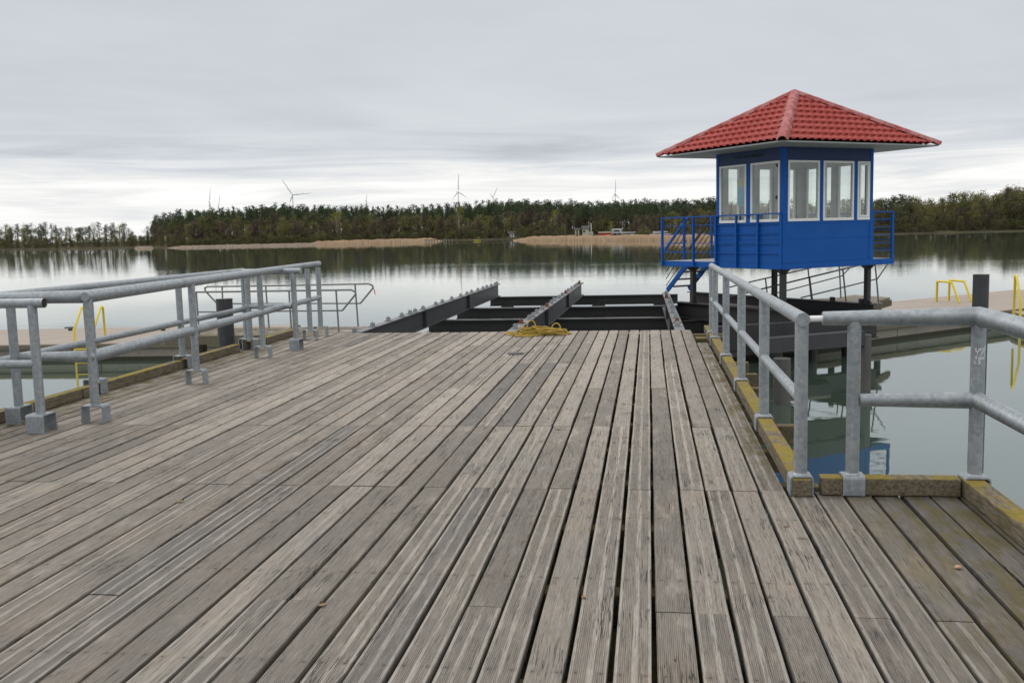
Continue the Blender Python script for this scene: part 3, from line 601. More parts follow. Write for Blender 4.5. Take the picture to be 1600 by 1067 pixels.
obj('soffit', cbox(cbox(MB(), -ov+.03, a_+ov-.03, -ov+.03, b_+ov-.03, zt+.001, zt+.016), TH, a_-TH, TH, b_-TH, zt-.019, zt), M['soffit'], cabin)
fas = MB()
for (a0, a1, b0, b1) in ((-ov+.005, a_+ov-.005, -ov+.005, -ov+.03), (-ov+.005, a_+ov-.005, b_+ov-.03, b_+ov-.005), (-ov+.005, -ov+.03, -ov+.03, b_+ov-.03), (a_+ov-.03, a_+ov-.005, -ov+.03, b_+ov-.03)): cbox(fas, a0, a1, b0, b1, zt-.004, zr-.002)
obj('fascia', fas, M['soffit'], cabin)
# platform
pf = MB(); cbox(pf, 0, La, 0, .06, zb, zf-.005); cbox(pf, 0, La, Lb-.06, Lb, zb, zf-.005); cbox(pf, 0, .06, .06, Lb-.06, zb, zf-.005); cbox(pf, La-.06, La, .06, Lb-.06, zb, zf-.005)
for s in (.9, 1.97, 2.9): cbox(pf, s-.04, s+.04, .06, Lb-.06, zb+.01, zf-.03)
obj('platform_frame', pf, M['blue'], cabin, .004); obj('platform_floor', cbox(MB(), .065, La-.065, .065, Lb-.065, zf-.02, zf-.001), M['floor_grey'], cabin)
zh = onx(1222, 332.5, cp(0, 0, 0)); 
def prail(pts, posts, bars, hbase=zf, sq=.05):
    """flat bar railing: pts = polyline in (a,b); posts = list of (a,b)"""
    g = MB()
    for p, q in zip(pts, pts[1:]): g.beam(cp(*p, zh-.012), cp(*q, zh-.012), .05, .024)
    obj('railing_top', g, M['blue'], cabin)
    for p in posts: obj('railing_post', MB().beam(cp(*p, hbase-.10), cp(*p, zh-.025), sq, .04, EA), M['blue'], cabin)
    g = MB()
    for k_ in range(bars):
        z = hbase+(zh-hbase)*(k_+1)/(bars+1)
        for p, q in zip(pts, pts[1:]): g.beam(cp(*p, z), cp(*q, z), .014, .014)
    obj('railing_bars', g, M['blue'], cabin)
def a_of(px):     # position along the front edge of a sight line column
    best = min(np.linspace(-.1, 4.2, 2000), key=lambda s: abs((lambda v: CX+F*v.dot(CR)/v.dot(CF)-px)(cp(s, -.03, 2.5)-EYE))); return float(best)
pa = [a_of(x) for x in (1184, 1150.5, 1118.5, 1083.5, 1035.5)]
prail([(.03, -.03), (La-.02, -.03)], [(.03, -.03)]+[(s, -.03) for s in pa[:-1]]+[(La-.03, -.03)], 4)
prail([(La-.03, 0), (La-.03, .62)], [(La-.03, .60)], 4); prail([(La-.03, 1.40), (La-.03, Lb-.03), (.03, Lb-.03)], [(La-.03, 1.42), (La-.03, Lb-.03), (2.6, Lb-.03), (1.3, Lb-.03)], 4)
prail([(.03, b_+.02), (.03, Lb-.03)], [(.03, b_+.03), (.03, Lb-.03)], 5, zf, .055)
# legs with splayed heads
LG = [(.05, .06), (.05, b_-.06), (2.83, .06), (2.78, b_-.06)]
for a, b in LG:
    g = MB(); g.beam(cp(a, b, DK-.02), cp(a, b, zb), .10, .10, EA)
    g.prism([cp(a-.05, b-.02, zb-.10), cp(a-.17, b-.02, zb-.001), cp(a+.17, b-.02, zb-.001), cp(a+.05, b-.02, zb-.10)], EB*.04); g.prism([cp(a-.02, b-.05, zb-.10), cp(a-.02, b-.19, zb-.001), cp(a-.02, b+.19, zb-.001), cp(a-.02, b+.05, zb-.10)], EA*.04)
    g.prism([cp(a-.05, b-.02, DK+.07), cp(a-.12, b-.02, DK-.018), cp(a+.12, b-.02, DK-.018), cp(a+.05, b-.02, DK+.07)], EB*.04)
    obj('leg', g, M['black'], cabin)
# steps going down from the landing end
zs = 1.30; run = .80; sr = MB()
for b in (.74, 1.40): sr.beam(cp(La+.02, b, zf-.10), cp(La+run, b, zs), .04, .11)
stair = obj('stair', sr, M['blue'], cabin)
for k_ in range(4):
    f_ = (k_+.6)/4.2; obj('tread', cbox(MB(), La+run*f_-.12, La+run*f_+.12,   .77, 1.37, zf-.02+(zs-zf)*f_-.012, zf-.02+(zs-zf)*f_+.018), M['black'], stair)
for b in (.70, 1.44):
    g = MB(); zt_ = zh-.03
    g.beam(cp(La+.0, b, zt_), cp(La+run+.05, b, zt_-(zf-zs)), .04, .05)
    obj('stair_rail', g, M['blue'] if b < 1 else M['black'], stair); g = MB()
    for j in range(1, 6): g.beam(cp(La, b, zt_-.17*j), cp(La+run, b, zt_-.17*j-(zf-zs)), .014, .014)
    obj('stair_bars', g, M['dark'], stair); obj('stair_post', MB().beam(cp(La+run, b, zs-.1), cp(La+run, b, zt_-(zf-zs)), .045, .045), M['blue'], stair)
# beams that carry the cabin
sub = thing('beam_substructure', cp(1.5, 1, .6), 'black steel beams and piles standing in the water under the blue cabin', 'substructure')
for b, s0, s1 in ((.06, -.3, 3.4), (b_-.06, -.12, 5.9)):
    g = MB(); g.ibeam(cp(s0, b, DK-.022), cp(s1, b, DK-.022), .2, .36); obj('girder', g, M['black'], sub)
for s, e0, e1 in ((.35, -1.3, 3.0), (2.6, -.4, 3.1)):
    g = MB(); g.ibeam(cp(s, e0, DK-.384), cp(s, e1, DK-.384), .24, .42); g.beam(cp(s, e0+.02, DK-.6), cp(s, e1-.02, DK-.6), .16, .36); obj('cross_beam', g, M['black'], sub)
    for b in (.1, 2.3): obj('pile', MB().lathe(cp(s, b, -3), [(.19, 0), (.19, 3+DK-.805)], 14), M['black'], sub)
for b in (.9, 1.9, 2.7):
    pass
for s, b in ((.2, b_-.06), (1.0, b_-.06), (2.2, .06)): obj('clip', ubracket(MB(), cp(s, b, DK-.021), .085, .09, .08, EA), M['steel'], sub)
# two thick concrete filled piles seen past the right railing, and the low timber landing
p = ony(1222, 560, 15.4); obj('pile', MB().lathe((p.x, p.y, -3), [(.135, 0), (.135, 3.72)], 18), M['old_pile'], sub)
p = ony(1353, 560, 16.6); obj('pile', MB().lathe((p.x, p.y, -3), [(.085, 0), (.085, 3.95)], 14), M['old_pile'], sub)
p0, p1 = ony(1195, 494, 15.6), ony(1345, 512, 16.6)
obj('low_beam', MB().beam((p0.x, p0.y, .90), (p1.x, p1.y, .90), .2, .24), M['steel'], sub); obj('low_beam', MB().beam((1.1, 17.0, .92), (ony(1328, 503, 18.2).x, 18.2, .92), .20, .30), M['black'], sub)

# ------------------------------------------------------------------ timber landing + gangway behind the cabin
land = thing('timber_landing', onz(1330, 466, 1.0), 'small grey timber landing of old planks beside the right cabin leg', 'landing')
A, B, C_, D_ = onz(1335, 460.5, 1.0), onz(1391, 464.5, 1.0), onz(1346, 477, 1.0), onz(1262, 473, 1.0)
for k_ in range(6):
    s0, s1 = k_/6+.006, (k_+1)/6-.006; q = [D_.lerp(A, s0), C_.lerp(B, s0), C_.lerp(B, s1), D_.lerp(A, s1)]
    obj('plank', MB().hexa([v-Zv*.05 for v in q]+q), M['grey_wood'], land)
obj('edge_beam', MB().beam(C_-Zv*.13, B-Zv*.13, .08, .14), M['joist'], land); obj('edge_beam', MB().beam(D_-Zv*.13, C_-Zv*.13, .08, .14), M['joist'], land)
for P_ in (C_.lerp(A, .2), D_.lerp(A, .5), B.lerp(D_, .15)): obj('pile', MB().lathe((P_.x, P_.y, -3), [(.08, 0), (.08, 3.93)], 10), M['steel'], land)
low = thing('plank_float', onz(1190, 512, .72), 'low float of narrow grey planks under the girders beside the right railing', 'float')
A, B, C_, D_ = onz(1160, 498, .72), onz(1262, 496, .72), onz(1300, 512, .72), onz(1160, 520, .72)
for k_ in range(7):
    s0, s1 = k_/7+.006, (k_+1)/7-.006; q = [D_.lerp(A, s0), C_.lerp(B, s0), C_.lerp(B, s1), D_.lerp(A, s1)]
    obj('plank', MB().hexa([v-Zv*.05 for v in q]+q), M['grey_wood'], low)
obj('frame', MB().hexa([v-Zv*.30 for v in (D_, C_, B, A)]+[v-Zv*.052 for v in (D_, C_, B, A)]), M['black'], low)
for P_ in (A.lerp(C_, .2), A.lerp(C_, .8)): obj('pile', MB().lathe((P_.x, P_.y, -3), [(.1, 0), (.1, 3.4)], 10), M['black'], low)
gw = thing('gangway', ony(1262, 475, 23), 'tilted gangway with thin bent tube hand rails seen below the blue cabin', 'gangway')
for Y, top, mid, posts in ((22.6, [(1141, 464), (1197, 450), (1338, 415.5), (1378, 405.5)], [(1251, 465.4), (1371, 435.7), (1388, 411)], [((1265, 434), (1270, 474)), ((1317, 421), (1322, 472)), ((1367, 408), (1373, 475))]),
                           (24.2, [(1139, 449), (1174.6, 440), (1263, 419.5), (1310, 408.7)], [(1180, 465.5), (1226.6, 454.8), (1316, 431), (1332, 414)], [((1262.5, 419.6), (1268, 470)), ((1311, 408.5), (1314, 466)), ((1196, 435), (1200, 470))])):
    thin_rail(gw, Y, top, mid, posts, .018)
p0, p1, p2, p3 = ony(1150, 489, 22.5), ony(1380, 474, 22.5), ony(1345, 463, 24.3), ony(1140, 474, 24.3)
obj('gangway_floor', MB().hexa([v-Zv*.1 for v in (p0, p1, p2, p3)]+[p0, p1, p2, p3]), M['grey_wood'], gw)

# ------------------------------------------------------------------ mooring piles
p = ony(352, 500, 14.7); z = onx(352, 468, p)
mp = thing('mooring_pile', (p.x, p.y, 0), 'black mooring pile standing behind the left kerb near the hand rails', 'pile', 'black mooring piles')
obj('shaft', MB().lathe((p.x, p.y, -3), [(.132, 0), (.132, z+3)], 24), M['steel'], mp); obj('pile_head', MB().lathe((p.x, p.y, z+.001), [(.136, 0), (.136, .012)], 24), M['black'], mp)
p = ony(1531, 500, 17.5); z = onx(1532, 430, p)
mp = thing('mooring_pile', (p.x, p.y, 0), 'tall black mooring pile rising behind the corner post of the right railing', 'pile', 'black mooring piles')
obj('shaft', MB().lathe((p.x, p.y, -3), [(.130, 0), (.130, z+3)], 24), M['steel'], mp); obj('pile_head', MB().lathe((p.x, p.y, z+.001), [(.133, 0), (.133, .012)], 24), M['black'], mp)

# ------------------------------------------------------------------ concrete pontoons with fenders, cleats and yellow ladders
def pontoon(label, A, B, depth, z=.42):
    A = Vector((A[0], A[1], 0)); B = Vector((B[0], B[1], 0)); d = (B-A).normalized(); n = Vector((-d.y, d.x, 0)); o = thing('pontoon', (A+B)/2, label, 'pontoon', 'concrete pontoons')
    q = [A, B, B+n*depth, A+n*depth]
    def slab(name, z0, z1, inset, m): 
        c = [A+(d+n)*inset, B+(n-d)*inset, B+n*(depth-inset)-d*inset, A+n*(depth-inset)+d*inset]
        return obj(name, MB().hexa([v+Zv*z0 for v in c]+[v+Zv*z1 for v in c]), m, o, .01)
    L = (B-A).length; k_ = max(1, int(L/3.0))
    for i in range(k_):
        s0, s1 = L*i/k_+.01, L*(i+1)/k_-.01; c = [A+d*s0+n*.05, A+d*s1+n*.05, A+d*s1+n*(depth-.05), A+d*s0+n*(depth-.05)]
        obj('hull', MB().hexa([v-Zv*.5 for v in c]+[v+Zv*(z-.13) for v in c]), M['concrete'], o, .015)
    slab('algae_band', -.45, .09, .042, M['algae']); slab('fender', z-.128, z-.035, -.02, M['fender']); slab('walking_surface', z-.034, z, 0, M['pontoon_top'])
    return o, A, d, n
PL, A, dL, nL = pontoon('left concrete pontoon with pale top behind the left railings', (-24, 20.3), (-9.3, 21.2), 4.0)
def cleat(P, d, label):
    o = thing('mooring_cleat', P, label, 'cleat', 'black mooring cleats'); P = Vector(P)
    obj('horn', MB().tube([P+d*-.16+Zv*.075, P+d*-.08+Zv*.085, P+d*.08+Zv*.085, P+d*.16+Zv*.075], .018, 8), M['black'], o); obj('base', MB().beam(P-d*.05+Zv*.03, P+d*.05+Zv*.03, .05, .06), M['black'], o)
for px, lab in ((110, 'black cleat on the far edge of the left pontoon, near the yellow ladder'), (255, 'black cleat on the far edge of the left pontoon, behind the second inner railing post')):
    P = onz(px, 516.5, .42); cleat(P, dL, lab)
def ladder(label, P, d, n, hoop=.85, w=.48, down=1.1, r=.026, flat=False):
    """P = middle of the pontoon edge, d along the edge, n inward"""
    o = thing('swim_ladder', P, label, 'ladder', 'yellow swim ladders'); P = Vector(P)
    for s in (-w/2, w/2):
        b = P+d*s
        if flat: pts = [b-n*.12-Zv*down, b-n*.10+Zv*hoop*.98, b+n*.04+Zv*hoop, b+n*.38+Zv*hoop*.95, b+n*.62+Zv*.0]
        else: pts = [b-n*.10-Zv*down, b-n*.10+Zv*.30, b+n*.30+Zv*hoop*.96, b+n*.37+Zv*hoop, b+n*.43+Zv*hoop*.95, b+n*.45+Zv*.01]
        obj('stile', MB().tube(pts, r, 10), M['yellow'], o)
    for k_ in range(4): obj('rung', MB().beam(P-n*.10-d*w/2+Zv*(-.12-.27*k_), P-n*.10+d*w/2+Zv*(-.12-.27*k_), .05, .03), M['yellow'], o)
P = onz(130, 538, .42); ladder('yellow ladder with slanting rails on the left pontoon', A+dL*((P-A).dot(dL))+Zv*.42, dL, nL)
PR, A, dR, nR = pontoon('right concrete pontoon with yellow ladders beyond the corner railing', (1.4, 19.9), (15.0, 31.8), 3.95)
P = onz(1478, 471, .42); P_ = A+dR*((P-A).dot(dR))+nR*5.45+Zv*.42; P_ = P
ladder('small yellow ladder on the far edge of the right pontoon', P_, -dR, -nR, .62, .62, 1.0, .034, True)
PR2, A2, dR2, nR2 = pontoon('second concrete pontoon section cut off by the right edge of the photo', (9.3, 25.0), (20, 24.2), 1.6)
P = onz(1584, 486, .42); ladder('taller yellow ladder at the right edge of the photo', A2+dR2*((P-A2).dot(dR2))+Zv*.42, dR2, nR2, 1.0, .62, 1.2, .03)

# ------------------------------------------------------------------ small things on the planks
rp = MB(); random.seed(21); c = onz(842, 523, DK); pts = []
for k_ in range(34):
    ox, oy = random.gauss(.02, .14), random.gauss(0, .05); rx, ry = random.uniform(.06, .24), random.uniform(.05, .16); ph = random.uniform(0, 6); tl = random.uniform(-.8, .8); hb = max(.012, .012+.12*random.random()*(1-abs(ox)*2)); rot = random.uniform(-.5, .5)
    for q in range(9):
        a = ph+q*.62; x, y = rx*cos(a), ry*sin(a)
        pts.append(c+Vector((ox+x*cos(rot)-y*sin(rot), oy+x*sin(rot)+y*cos(rot), max(.012, hb+tl*y*.5))))
sm_ = []
for k_ in range(1, len(pts)-2):
    for f_ in (0, .25, .5, .75):
        p0, p1, p2, p3 = pts[k_-1:k_+3]; sm_.append(.5*(2*p1+(p2-p0)*f_+(2*p0-5*p1+4*p2-p3)*f_**2+(3*p1-p0-3*p2+p3)*f_**3))
for p_ in sm_: p_.z = max(p_.z, DK+.011)
rp.tube(sm_, .0095, 6)
rp.tube([c+Vector(v) for v in ((.1, -.05, .03), (-.18, -.20, .014), (-.40, -.14, .014), (-.55, .02, .014), (-.42, -.02, .02), (-.2, -.1, .03), (-.34, -.3, .014), (-.12, -.33, .014), (.05, -.2, .02))], .0095, 6)
rp.tube([c+Vector(v) for v in ((.3, .0, .03), (.42, -.04, .014), (.52, .02, .014), (.48, .10, .014), (.34, .08, .03))], .0115, 6)
for s in ((-.12, .22), (.28, .17)): rp.tube([c+Vector((s[0]+.07*cos(a), .03*sin(a), s[1]*.5+s[1]*.5*sin(a)+.01)) for a in np.linspace(-1.3, 4.4, 14)], .0115, 6)
tag(obj('rope', rp, M['rope'], loc=c), 'tangled heap of yellow rope lying at the far edge of the planks', 'rope')
c = onz(806, 553, DK); ds = MB(); ds.lathe(c+Zv*.001, [(.11, 0), (.115, .006), (.085, .016)], 24); 
tag(obj('metal_disc', ds, M['steel'], loc=c), 'flat dark round disc lying on the planks in front of the yellow rope', 'disc')
def pebble(name, px, py, r, m, label, cat, seed, z=DK):
    random.seed(seed); c = onz(px, py, z); g = MB(); prof = [(.15, 0), (.8, .12), (1, .4), (.75, .75), (.25, .95)]
    g.lathe(c, [(r*a, r*b*1.1) for a, b in prof], 9); g.v = [(c.x+(x-c.x)*random.uniform(.8, 1.2), c.y+(y-c.y)*random.uniform(.6, 1.0), zz) for x, y, zz in g.v]
    return tag(obj(name, g, m, loc=c), label, cat)
pebble('stone', 1497, 888, .017, M['stone'], 'small tan stone lying on the boards at the right', 'stone', 1)
def leaf(px, py, rot, sc, label, m='leaf', g='dry leaves on the planks'):
    c = onz(px, py, DK+.002); q = MB(); N = 8; e1 = Vector((cos(rot), sin(rot), 0)); e2 = Vector((-sin(rot), cos(rot), 0)); up = []
    for k_ in range(N+1):
        s = k_/N; wv = sc*.34*sin(pi*min(1, s*1.02+.01))**.8; zc = .012*sc/.04*(s-.5)**2*4*.4
        up += [c+e1*sc*(s-.5)+e2*wv+Zv*(zc+.005), c+e1*sc*(s-.5)+Zv*(zc+.0015), c+e1*sc*(s-.5)-e2*wv+Zv*(zc+.005)]
    q.add(up, [(i*3+j, i*3+j+1, i*3+j+4, i*3+j+3) for i in range(N) for j in range(2)], True)
    o = tag(obj('leaf', q, M[m], loc=c), label, 'leaf', g); o.modifiers.new('thick', 'SOLIDIFY').thickness = .0008
leaf(281, 784, .5, .05, 'dark curled leaf on the left foreground planks'); leaf(503, 946, 1.0, .045, 'orange brown leaf on the foreground planks, left of the middle'); leaf(1229, 823, .2, .03, 'small dark leaf on the light split board at the right')
leaf(872, 671, .3, .05, 'yellowish leaf between planks near the middle of the pier'); leaf(912, 934, 2.2, .03, 'tiny dark scrap of leaf in the foreground, left of the centre gaps'); leaf(1053, 547, .1, .05, 'pale leaf near the far right end of the planks')

# ------------------------------------------------------------------ far shore: reeds
def reed_bed(x0, x1, y0, y1, htop, n, rows=10., seed=1, m='reed'):
    g = np.random.default_rng(seed); wob = np.interp(np.linspace(0, 60, 3000), np.arange(61), g.uniform(.84, 1.06, 61)); V = []; Fq = []
    for i in range(n):
        s = g.random(); x = x0+(x1-x0)*s; y = y0+(y1-y0)*s; p = onz(x, y, 0); d = math.hypot(p.x, p.y); e = g.random()**1.3*rows; k_ = (d+e)/d
        taper = min(1, .25+min(s, 1-s)*9); h = htop*taper*g.uniform(.62, 1.10)*wob[int(s*2999)]; w = g.uniform(.08, .24); an = g.uniform(-.6, .6); lean = g.uniform(-.25, .25)
        b = Vector((p.x*k_, p.y*k_, -.1)); ex = Vector((cos(an), sin(an), 0))*w; o = len(V)
        V += [b-ex, b+ex, b+ex*.45+Vector((lean, 0, h)), b-ex*.45+Vector((lean, 0, h*.93))]; Fq.append((o, o+1, o+2, o+3))
    m_ = MB(); m_.add(V, Fq); o = obj('reed_bed', m_, M[m]); return o
tag(reed_bed(262, 505, 388.0, 382.9, .92, 9000, 9, 1, 'pale_reed'), 'long low bed of pale reeds along the left wooded shore', 'reeds', kind='stuff')
tag(reed_bed(480, 690, 383.0, 377.4, 1.45, 8000, 12, 2), 'tan reed bed in the middle of the far shore, left of the small jetty', 'reeds', kind='stuff')
tag(reed_bed(211, 239, 388.6, 388.2, 1.0, 1100, 5, 3, 'pale_reed'), 'small clump of pale reeds at the left cove', 'reeds', kind='stuff')
tag(reed_bed(803, 1130, 376.3, 375.9, 1.42, 15000, 12, 4), 'broad orange tan reed bed in front of the cream house', 'reeds', kind='stuff')

# ------------------------------------------------------------------ trees
def q_leaf(g, c, s, V, Fq, Mi, mi, n=1, flat=.7):
    for _ in range(n):
        a = g.normal(size=3); a /= np.linalg.norm(a); b = g.normal(size=3); b -= a*a.dot(b); b /= np.linalg.norm(b); s1, s2 = s*g.uniform(.6, 1.3), s*g.uniform(.35, .9); o = len(V)
        V += [c-a*s1, c-b*s2, c+a*s1, c+b*s2]; Fq.append((o, o+1, o+2, o+3)); Mi.append(mi)
def limb(V, Fq, Mi, p0, p1, r0, r1, mi=0):
    p0, p1 = np.array(p0, float), np.array(p1, float); d = p1-p0; d /= np.linalg.norm(d)+1e-9; u = np.cross(d, [.3, .9, .2]); u /= np.linalg.norm(u); w = np.cross(d, u); o = len(V)
    for p, r in ((p0, r0), (p1, r1)):
        for k_ in range(4): V.append(p+(u*cos(k_*pi/2)+w*sin(k_*pi/2))*r)
    for k_ in range(4): Fq.append((o+k_, o+(k_+1) % 4, o+4+(k_+1) % 4, o+4+k_)); Mi.append(mi)
def make_tree(kind, seed):
    """unit height 1; returns (verts, quads, material indices); 0 bark, 1 foliage"""
    g = np.random.default_rng(seed); V, Fq, Mi = [], [], []; J = lambda s: g.uniform(-s, s)
    if kind == 'pine':
        top = .93; limb(V, Fq, Mi, (0, 0, 0), (J(.01), J(.01), .55), .016, .011); limb(V, Fq, Mi, V[-1]*0+[0, 0, .55], (J(.02), J(.02), top), .011, .003)
        base = g.uniform(.42, .60)
        for k_ in range(26):
            s = k_/25; z = base+(1-base)*s*.97; rad = (.155*(1-s)**.65+.02)*g.uniform(.6, 1.25); an = g.uniform(0, 2*pi); ln = rad*g.uniform(.35, 1)
            c = np.array([cos(an)*ln, sin(an)*ln, z+J(.012)]); limb(V, Fq, Mi, (0, 0, z-.03), c, .004, .0015)
            for _ in range(20): q_leaf(g, c+g.normal(size=3)*[.038, .038, .020], .0165, V, Fq, Mi, 1)
    elif kind == 'spruce':
        limb(V, Fq, Mi, (0, 0, 0), (0, 0, .95), .016, .002)
        for k_ in range(44):
            s = g.random()**.8; z = .12+.87*s; rad = .15*(1-s)+.012; an = g.uniform(0, 2*pi); ln = rad*g.uniform(.3, 1.05); c = np.array([cos(an)*ln, sin(an)*ln, z])
            for _ in range(9): q_leaf(g, c+g.normal(size=3)*[.026, .026, .018], .020, V, Fq, Mi, 1)
    else:
        spread = {'birch': .17, 'bare': .24, 'round': .30, 'bush': .60, 'airy': .30}[kind]; base = {'birch': .22, 'bare': .18, 'round': .15, 'bush': .03, 'airy': .3}[kind]
        nb, nl, ls = {'birch': (24, 24, .016), 'bare': (52, 12, .012), 'round': (32, 26, .020), 'bush': (28, 26, .034), 'airy': (30, 5, .015)}[kind]
        if kind != 'bush': limb(V, Fq, Mi, (0, 0, 0), (J(.03), J(.03), .5), .018, .010); limb(V, Fq, Mi, (0, 0, .5), (J(.05), J(.05), .9), .010, .002)
        for k_ in range(nb):
            z0 = base+g.random()*.5; an = g.uniform(0, 2*pi); s = g.random(); zz = base+.08+(.96-base-.08)*g.random()**.8; env = math.sin(pi*min(1, max(.03, (zz-base*.6)/(1.03-base*.6)))**.75)
            ln = spread*env*g.uniform(.25, 1.08); c = np.array([cos(an)*ln, sin(an)*ln, zz]); limb(V, Fq, Mi, (cos(an)*.01, sin(an)*.01, min(z0, zz-.03)), c, .006, .0018)
            if kind in ('bare', 'airy'):
                for _ in range(7): e = c+g.normal(size=3)*[.05, .05, .045]+[0, 0, .02]; limb(V, Fq, Mi, c*.8+np.array([0, 0, zz*.18]), e, .0028, .0012, 1 if kind == 'bare' else 0)
            for _ in range(nl): q_leaf(g, c+g.normal(size=3)*[.05, .05, .045]*(1.6 if kind == 'bush' else 1), ls, V, Fq, Mi, 1)
    return np.array(V), np.array(Fq), np.array(Mi)
KM = {'pine': ('bark', 'pine'), 'spruce': ('bark', 'pine'), 'birch': ('birch_bark', 'lime'), 'bare': ('bark', 'twig'), 'round': ('bark', 'olive'), 'bush': ('bark', 'bush'), 'airy': ('bark', 'olive')}
PROTO = {}
for kind, n in (('pine', 5), ('spruce', 2), ('birch', 2), ('bare', 4), ('round', 4), ('bush', 3), ('airy', 2)):
    for j in range(n): PROTO.setdefault(kind, []).append(make_tree(kind, 100+17*j+len(kind)*7))
def np_mesh(name, V, Q, Mi, mats):
    me = bpy.data.meshes.new(name); n = len(Q); me.vertices.add(len(V)); me.vertices.foreach_set('co', np.asarray(V, 'f').ravel()); me.loops.add(n*4); me.loops.foreach_set('vertex_index', np.asarray(Q, 'i').ravel())
    me.polygons.add(n); me.polygons.foreach_set('loop_start', np.arange(0, n*4, 4, dtype='i')); me.polygons.foreach_set('loop_total', np.full(n, 4, 'i'))
    for m_ in mats: me.materials.append(m_)
    me.polygons.foreach_set('material_index', np.asarray(Mi, 'i')); me.update(calc_edges=True); return me
PM = {k_: [np_mesh(k_+'_tree', *p_, [M[q] for q in KM[k_]]) for p_ in v] for k_, v in PROTO.items()}
SKY = [(-200, 352), (0, 351), (8, 349), (14, 352), (30, 350), (42, 352), (48, 347), (60, 354), (66, 349), (80, 349), (95, 351), (112, 354), (120, 353), (130, 350), (150, 348), (160, 345), (172, 349), (186, 348), (200, 350), (208, 357), (214, 363), (224, 357), (236, 357), (243, 338), (262, 333), (290, 328), (330, 326), (380, 325), (410, 321), (440, 320), (480, 321), (520, 321), (560, 322), (620, 322), (680, 320), (715, 318), (750, 315), (800, 312), (850, 313), (900, 314), (950, 315), (1000, 312), (1040, 313), (1120, 310), (1240, 308), (1365, 307), (1400, 305), (1420, 302), (1440, 306), (1462, 310), (1485, 304), (1505, 299), (1523, 293), (1540, 301), (1555, 300), (1567, 292), (1578, 291), (1590, 288), (1600, 291), (1700, 288), (2000, 280)]
def sky_y(x): return float(np.interp(x, [a for a, b in SKY], [b for a, b in SKY]))
LAB = {'pine': ('dark green pine in the wood across the lake', 'pines in the far wood'), 'spruce': ('pointed dark spruce in the wood across the lake', 'spruces in the far wood'), 'birch': ('fresh lime green birch at the edge of the far wood', 'lime green birches on the far shore'),
       'bare': ('brown leafless tree at the edge of the far wood', 'leafless trees on the far shore'), 'round': ('olive green broadleaf tree at the edge of the far wood', 'olive broadleaf trees on the far shore'), 'bush': ('dark waterside bush along the far shore', 'bushes along the far shore'), 'airy': ('thinly leaved tree standing out above the far wood', 'thin trees on the far shore')}
ntree = 0; MASS = []
def place(kind, px, ytop, extra, mass=False, label=None, wide=1.0):
    global ntree
    if not label and ((884 < px < 994 or 1014 < px < 1050) and extra < 36 or 790 < px < 812 and extra < 12): extra += 34
    p = shore_pt(px, extra); z0 = float(GZ(extra))-.15; d = ray(px, ytop); k_ = math.hypot(p.x, p.y)/math.hypot(d.x, d.y); H = EYE.z+d.z*k_-z0
    if H < .6: return
    j = random.randrange(len(PM[kind])); sc = H/.985; sx = sc*random.uniform(.88, 1.12)*wide
    if kind in ('pine', 'spruce') and H < 11: sx *= 1.25
    rz = random.uniform(0, 2*pi)
    if mass: MASS.append((kind, j, p.x, p.y, z0, sc, sx, rz)); return
    o = bpy.data.objects.new('pine_tree' if kind in ('pine', 'spruce') else ('bush' if kind == 'bush' else 'tree'), PM[kind][j]); COL.objects.link(o)
    o.location = (p.x, p.y, z0); o.rotation_euler = (0, 0, rz); o.scale = (sx, sx, sc); ntree += 1
    tag(o, label or LAB[kind][0], 'bush' if kind == 'bush' else 'tree', None if label else LAB[kind][1]); return o
random.seed(99)
# far-left wood: scattered pines over a band of bushes
for px in np.arange(-30, 212, 7.5): place(random.choice(['pine', 'pine', 'airy', 'round']), px+random.uniform(-3, 3), sky_y(px)+random.uniform(-1, 6), random.uniform(10, 45))
for px in np.arange(-30, 238, 7.0): place(random.choice(['bush', 'bush', 'round', 'bare', 'birch']), px+random.uniform(-3, 3), shore_y(px)-random.uniform(13, 21), random.uniform(4, 9), wide=.9)
place('airy', 231, 352, 10, label='lone thin leafless tree in the gap left of the wood')
# main wood skyline
for px in np.arange(246, 1130, 8.2): place('pine' if random.random() < .85 else 'spruce', px+random.uniform(-3, 3), sky_y(px)+random.uniform(-1.2, 3.0), random.uniform(52, 90))
for px in np.arange(240, 1130, 15): 
    kind = random.choice(['bare', 'round', 'bare', 'round', 'bush', 'pine'] if px < 700 else ['bare', 'round', 'bare', 'pine', 'spruce', 'birch'])
    place(kind, px+random.uniform(-5, 5), sky_y(px)+random.uniform(10, 28), random.uniform(16, 34), wide=1.15)
place('birch', 718, 322, 14, label='tall slender yellow green birch standing out at the middle of the far wood', wide=1.0)
place('birch', 777, 355, 8, label='small bright green tree beside the little hut', wide=1.1); place('birch', 812, 336, 16, label='narrow yellow green conifer shaped tree behind the reed bed', wide=.7); place('birch', 528, 330, 18, label='bushy yellow green tree in the left half of the far wood', wide=1.6)
place('birch', 955, 346, 12, label='low lime green shrub tree beside the white caravan', wide=1.3)
# right wood
for px in np.arange(1366, 1640, 8.5): place(random.choice(['round', 'round', 'bare', 'birch', 'airy'] if px > 1440 else ['round', 'pine', 'bare']), px+random.uniform(-4, 4), sky_y(px)+random.uniform(-1, 7), random.uniform(16, 44), wide=1.1)
for px in np.arange(1366, 1640, 11): place(random.choice(['bare', 'bush', 'round', 'bare']), px+random.uniform(-4, 4), sky_y(px)+random.uniform(16, 34), random.uniform(5, 12), wide=1.15)
